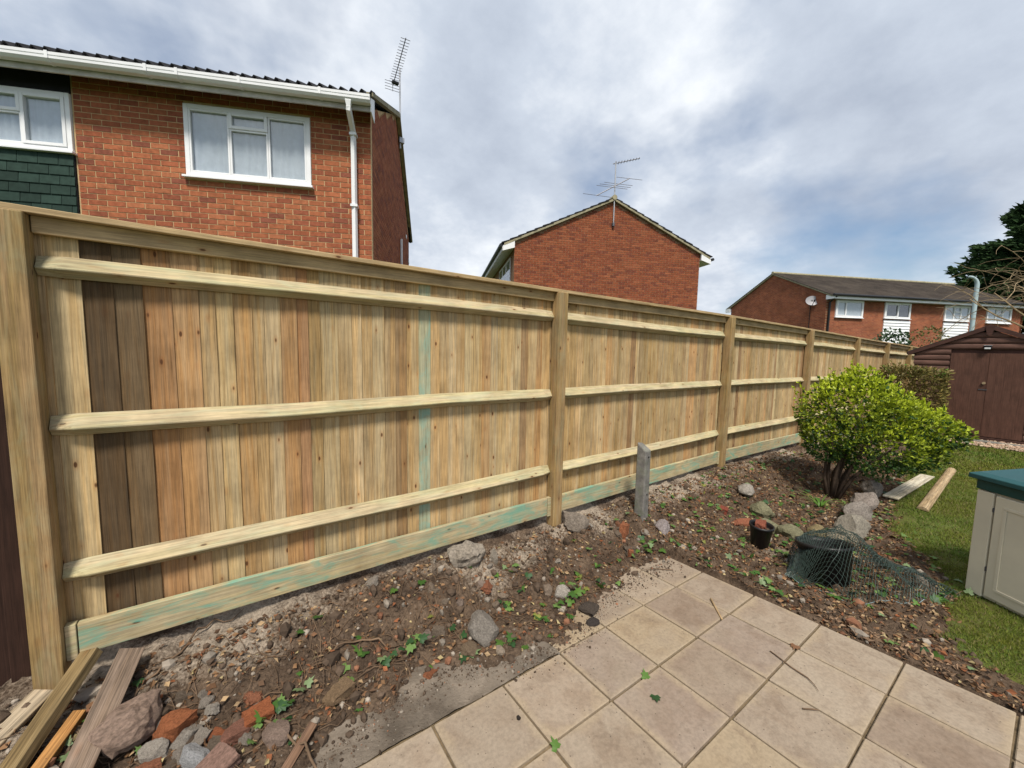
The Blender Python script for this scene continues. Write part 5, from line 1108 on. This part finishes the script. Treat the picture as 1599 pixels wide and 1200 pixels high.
# single sprigs of ivy with stem and leaves
one = [ivy_mesh('leaf', ivy_arrays(np.zeros((1, 3)), np.zeros(1), np.array([t_]), np.ones(1)), IV[c_:c_ + 1]) for t_, c_ in ((.1, 0), (.3, 1), (-.2, 2), (.2, 3), (.35, 4))]
for lb, x, y, az, L, nl, zf, sz in (('ivy sprig beside the white angular stone', 1.72, 1.80, 0.5, .30, 8, z_soil, .060), ('ivy sprig trailing at the foot of the storage box', 4.05, 0.42, -0.35, .45, 10, z_lawn, .050), ('ivy clump over the orange brick near the bottom edge', -0.02, 1.92, 0.8, .30, 9, z_soil, .055),
                                ('ivy sprig along the right paving edge', 3.22, 1.05, 1.1, .35, 8, z_soil, .062), ('ivy sprig at the far corner of the paving', 2.75, 1.98, 0.2, .35, 9, z_soil, .058), ('ivy sprig lying left of the large concrete lump', 0.55, 2.02, 0.1, .40, 9, z_soil, .055), ('pale ivy sprig below the netted tub', 3.45, 0.80, -0.6, .30, 7, z_soil, .065)):
    s_ = empty('ivy_sprig', (x, y, float(zf(x, y)))); tag(s_, lb, 'ivy sprig', 'cut ivy sprigs on the ground')
    pts_ = twig_pts(x, y, az, L, zf, 9, .25, .03); b0 = Vector((x, y, float(zf(x, y)))); MB().tube([tuple(Vector(p) - b0) for p in pts_], .0025, 4).build('stem', 'twig', s_)
    for i in range(nl):
        p = Vector(pts_[min(8, int(i*9/nl))]) - b0 + Vector((rnd.gauss(0, .025), rnd.gauss(0, .025), rnd.uniform(.012, .04)))
        o = link('leaf', one[rnd.randrange(5)], s_, 0, p); kf = sz*rnd.uniform(.75, 1.25); o.scale = (kf, kf, kf); o.rotation_euler = (rnd.gauss(0, .3), rnd.gauss(0, .3), rnd.uniform(0, 6.28))
for lb, x, y, c_ in (('single green ivy leaf on the slab at the bottom', 1.08, 1.16, 1), ('folded green leaf on a middle slab', 1.74, 1.17, 1), ('small green leaf on the slab right of the middle', 1.66, 1.05, 3), ('brown dead leaf on a slab near the right edge', 2.66, 0.79, 9)):
    if c_ == 9: me = ivy_mesh('leaf', ivy_arrays(np.zeros((1, 3)), np.zeros(1), np.zeros(1), np.ones(1)), np.array([[0.20, 0.10, 0.05]]))
    else: me = one[c_]
    o = link('fallen_leaf', me, None, 0, (x, y, float(z_patio(x, y)) + .008)); o.scale = (.055,)*3; o.rotation_euler = (0, 0, rnd.uniform(0, 6.28)); tag(o, lb, 'leaf')
o = rock('soil_clod', 'small dark clod of earth on the slab at the bottom', 'clod', 1.02, 1.36, (.022, .02, .018), (0.05, 0.04, 0.035), 70, z=float(z_patio(1.02, 1.36)), sink=0.05)
# strap-leaved plant by the kerb
dp_ = empty('daffodil_clump', (5.38, 1.48, float(z_soil(5.38, 1.48)))); tag(dp_, 'clump of narrow green strap leaves before the bush', 'plant')
for i in range(16):
    a = rnd.uniform(0, 6.28); L = rnd.uniform(.18, .36); w_ = .007; vs, fs = [], []
    for j in range(6):
        t = j/5; rr_ = L*(0.35*t + 0.65*t*t)*0.9; hh = L*(t - 0.55*t*t); wj = w_*(1 - t**3)
        c_, s_ = math.cos(a), math.sin(a); vs += [(c_*rr_ - s_*wj, s_*rr_ + c_*wj, hh), (c_*rr_ + s_*wj, s_*rr_ - c_*wj, hh)]
    fs = [(2*j, 2*j+1, 2*j+3, 2*j+2) for j in range(5)]
    link('leaf', mesh_np('leaf', np.array(vs), np.array(fs), 'leaf', np.array([(0.09, 0.20, 0.025)]*5)*rnd.uniform(.7, 1.3)), dp_)
# gravel before the shed
n = 2600; x = nrs.uniform(11.65, 12.45, n); y = nrs.uniform(-1.6, 1.7, n); r_ = nrs.uniform(.012, .030, n)
V = ico[None]*(r_[:, None, None]*nrs.uniform(.6, 1.2, (n, 1, 3))) + np.stack([x, y, z_lawn(x, y) + r_*0.4 + .02], -1)[:, None, :]
cb = np.array([(0.40, 0.27, 0.19), (0.34, 0.24, 0.17), (0.48, 0.38, 0.28)])[nrs.randint(0, 3, n)]*nrs.uniform(.7, 1.2, (n, 1))
tag(link('gravel', mesh_np('gravel', V.reshape(-1, 3), (icf[None] + (np.arange(n)*12)[:, None, None]).reshape(-1, 3), 'brick_att', np.repeat(cb, 20, 0))), 'pinkish gravel strip before the shed', 'gravel', kind='stuff')
# mossy bits and curled bark along the right edge of the paving
n = 140; t = nrs.rand(n); x = 3.09 + nrs.uniform(0, .16, n); y = 0.10 + 0.75*t; P = np.stack([x, y, z_low(x, y) + .02], -1)
tag(link('bark_litter', leaves_mesh('bark_litter', P, np.stack([nrs.randn(n), nrs.randn(n), nrs.randn(n)*0.5], -1), nrs.uniform(.02, .048, n), np.array([(0.27, 0.18, 0.115)])*nrs.uniform(.4, 1.25, (n, 1)), 'litter', 0.22, 0.6)), 'curled tan dead leaves banked along the paving edge', 'dead leaves', kind='stuff')
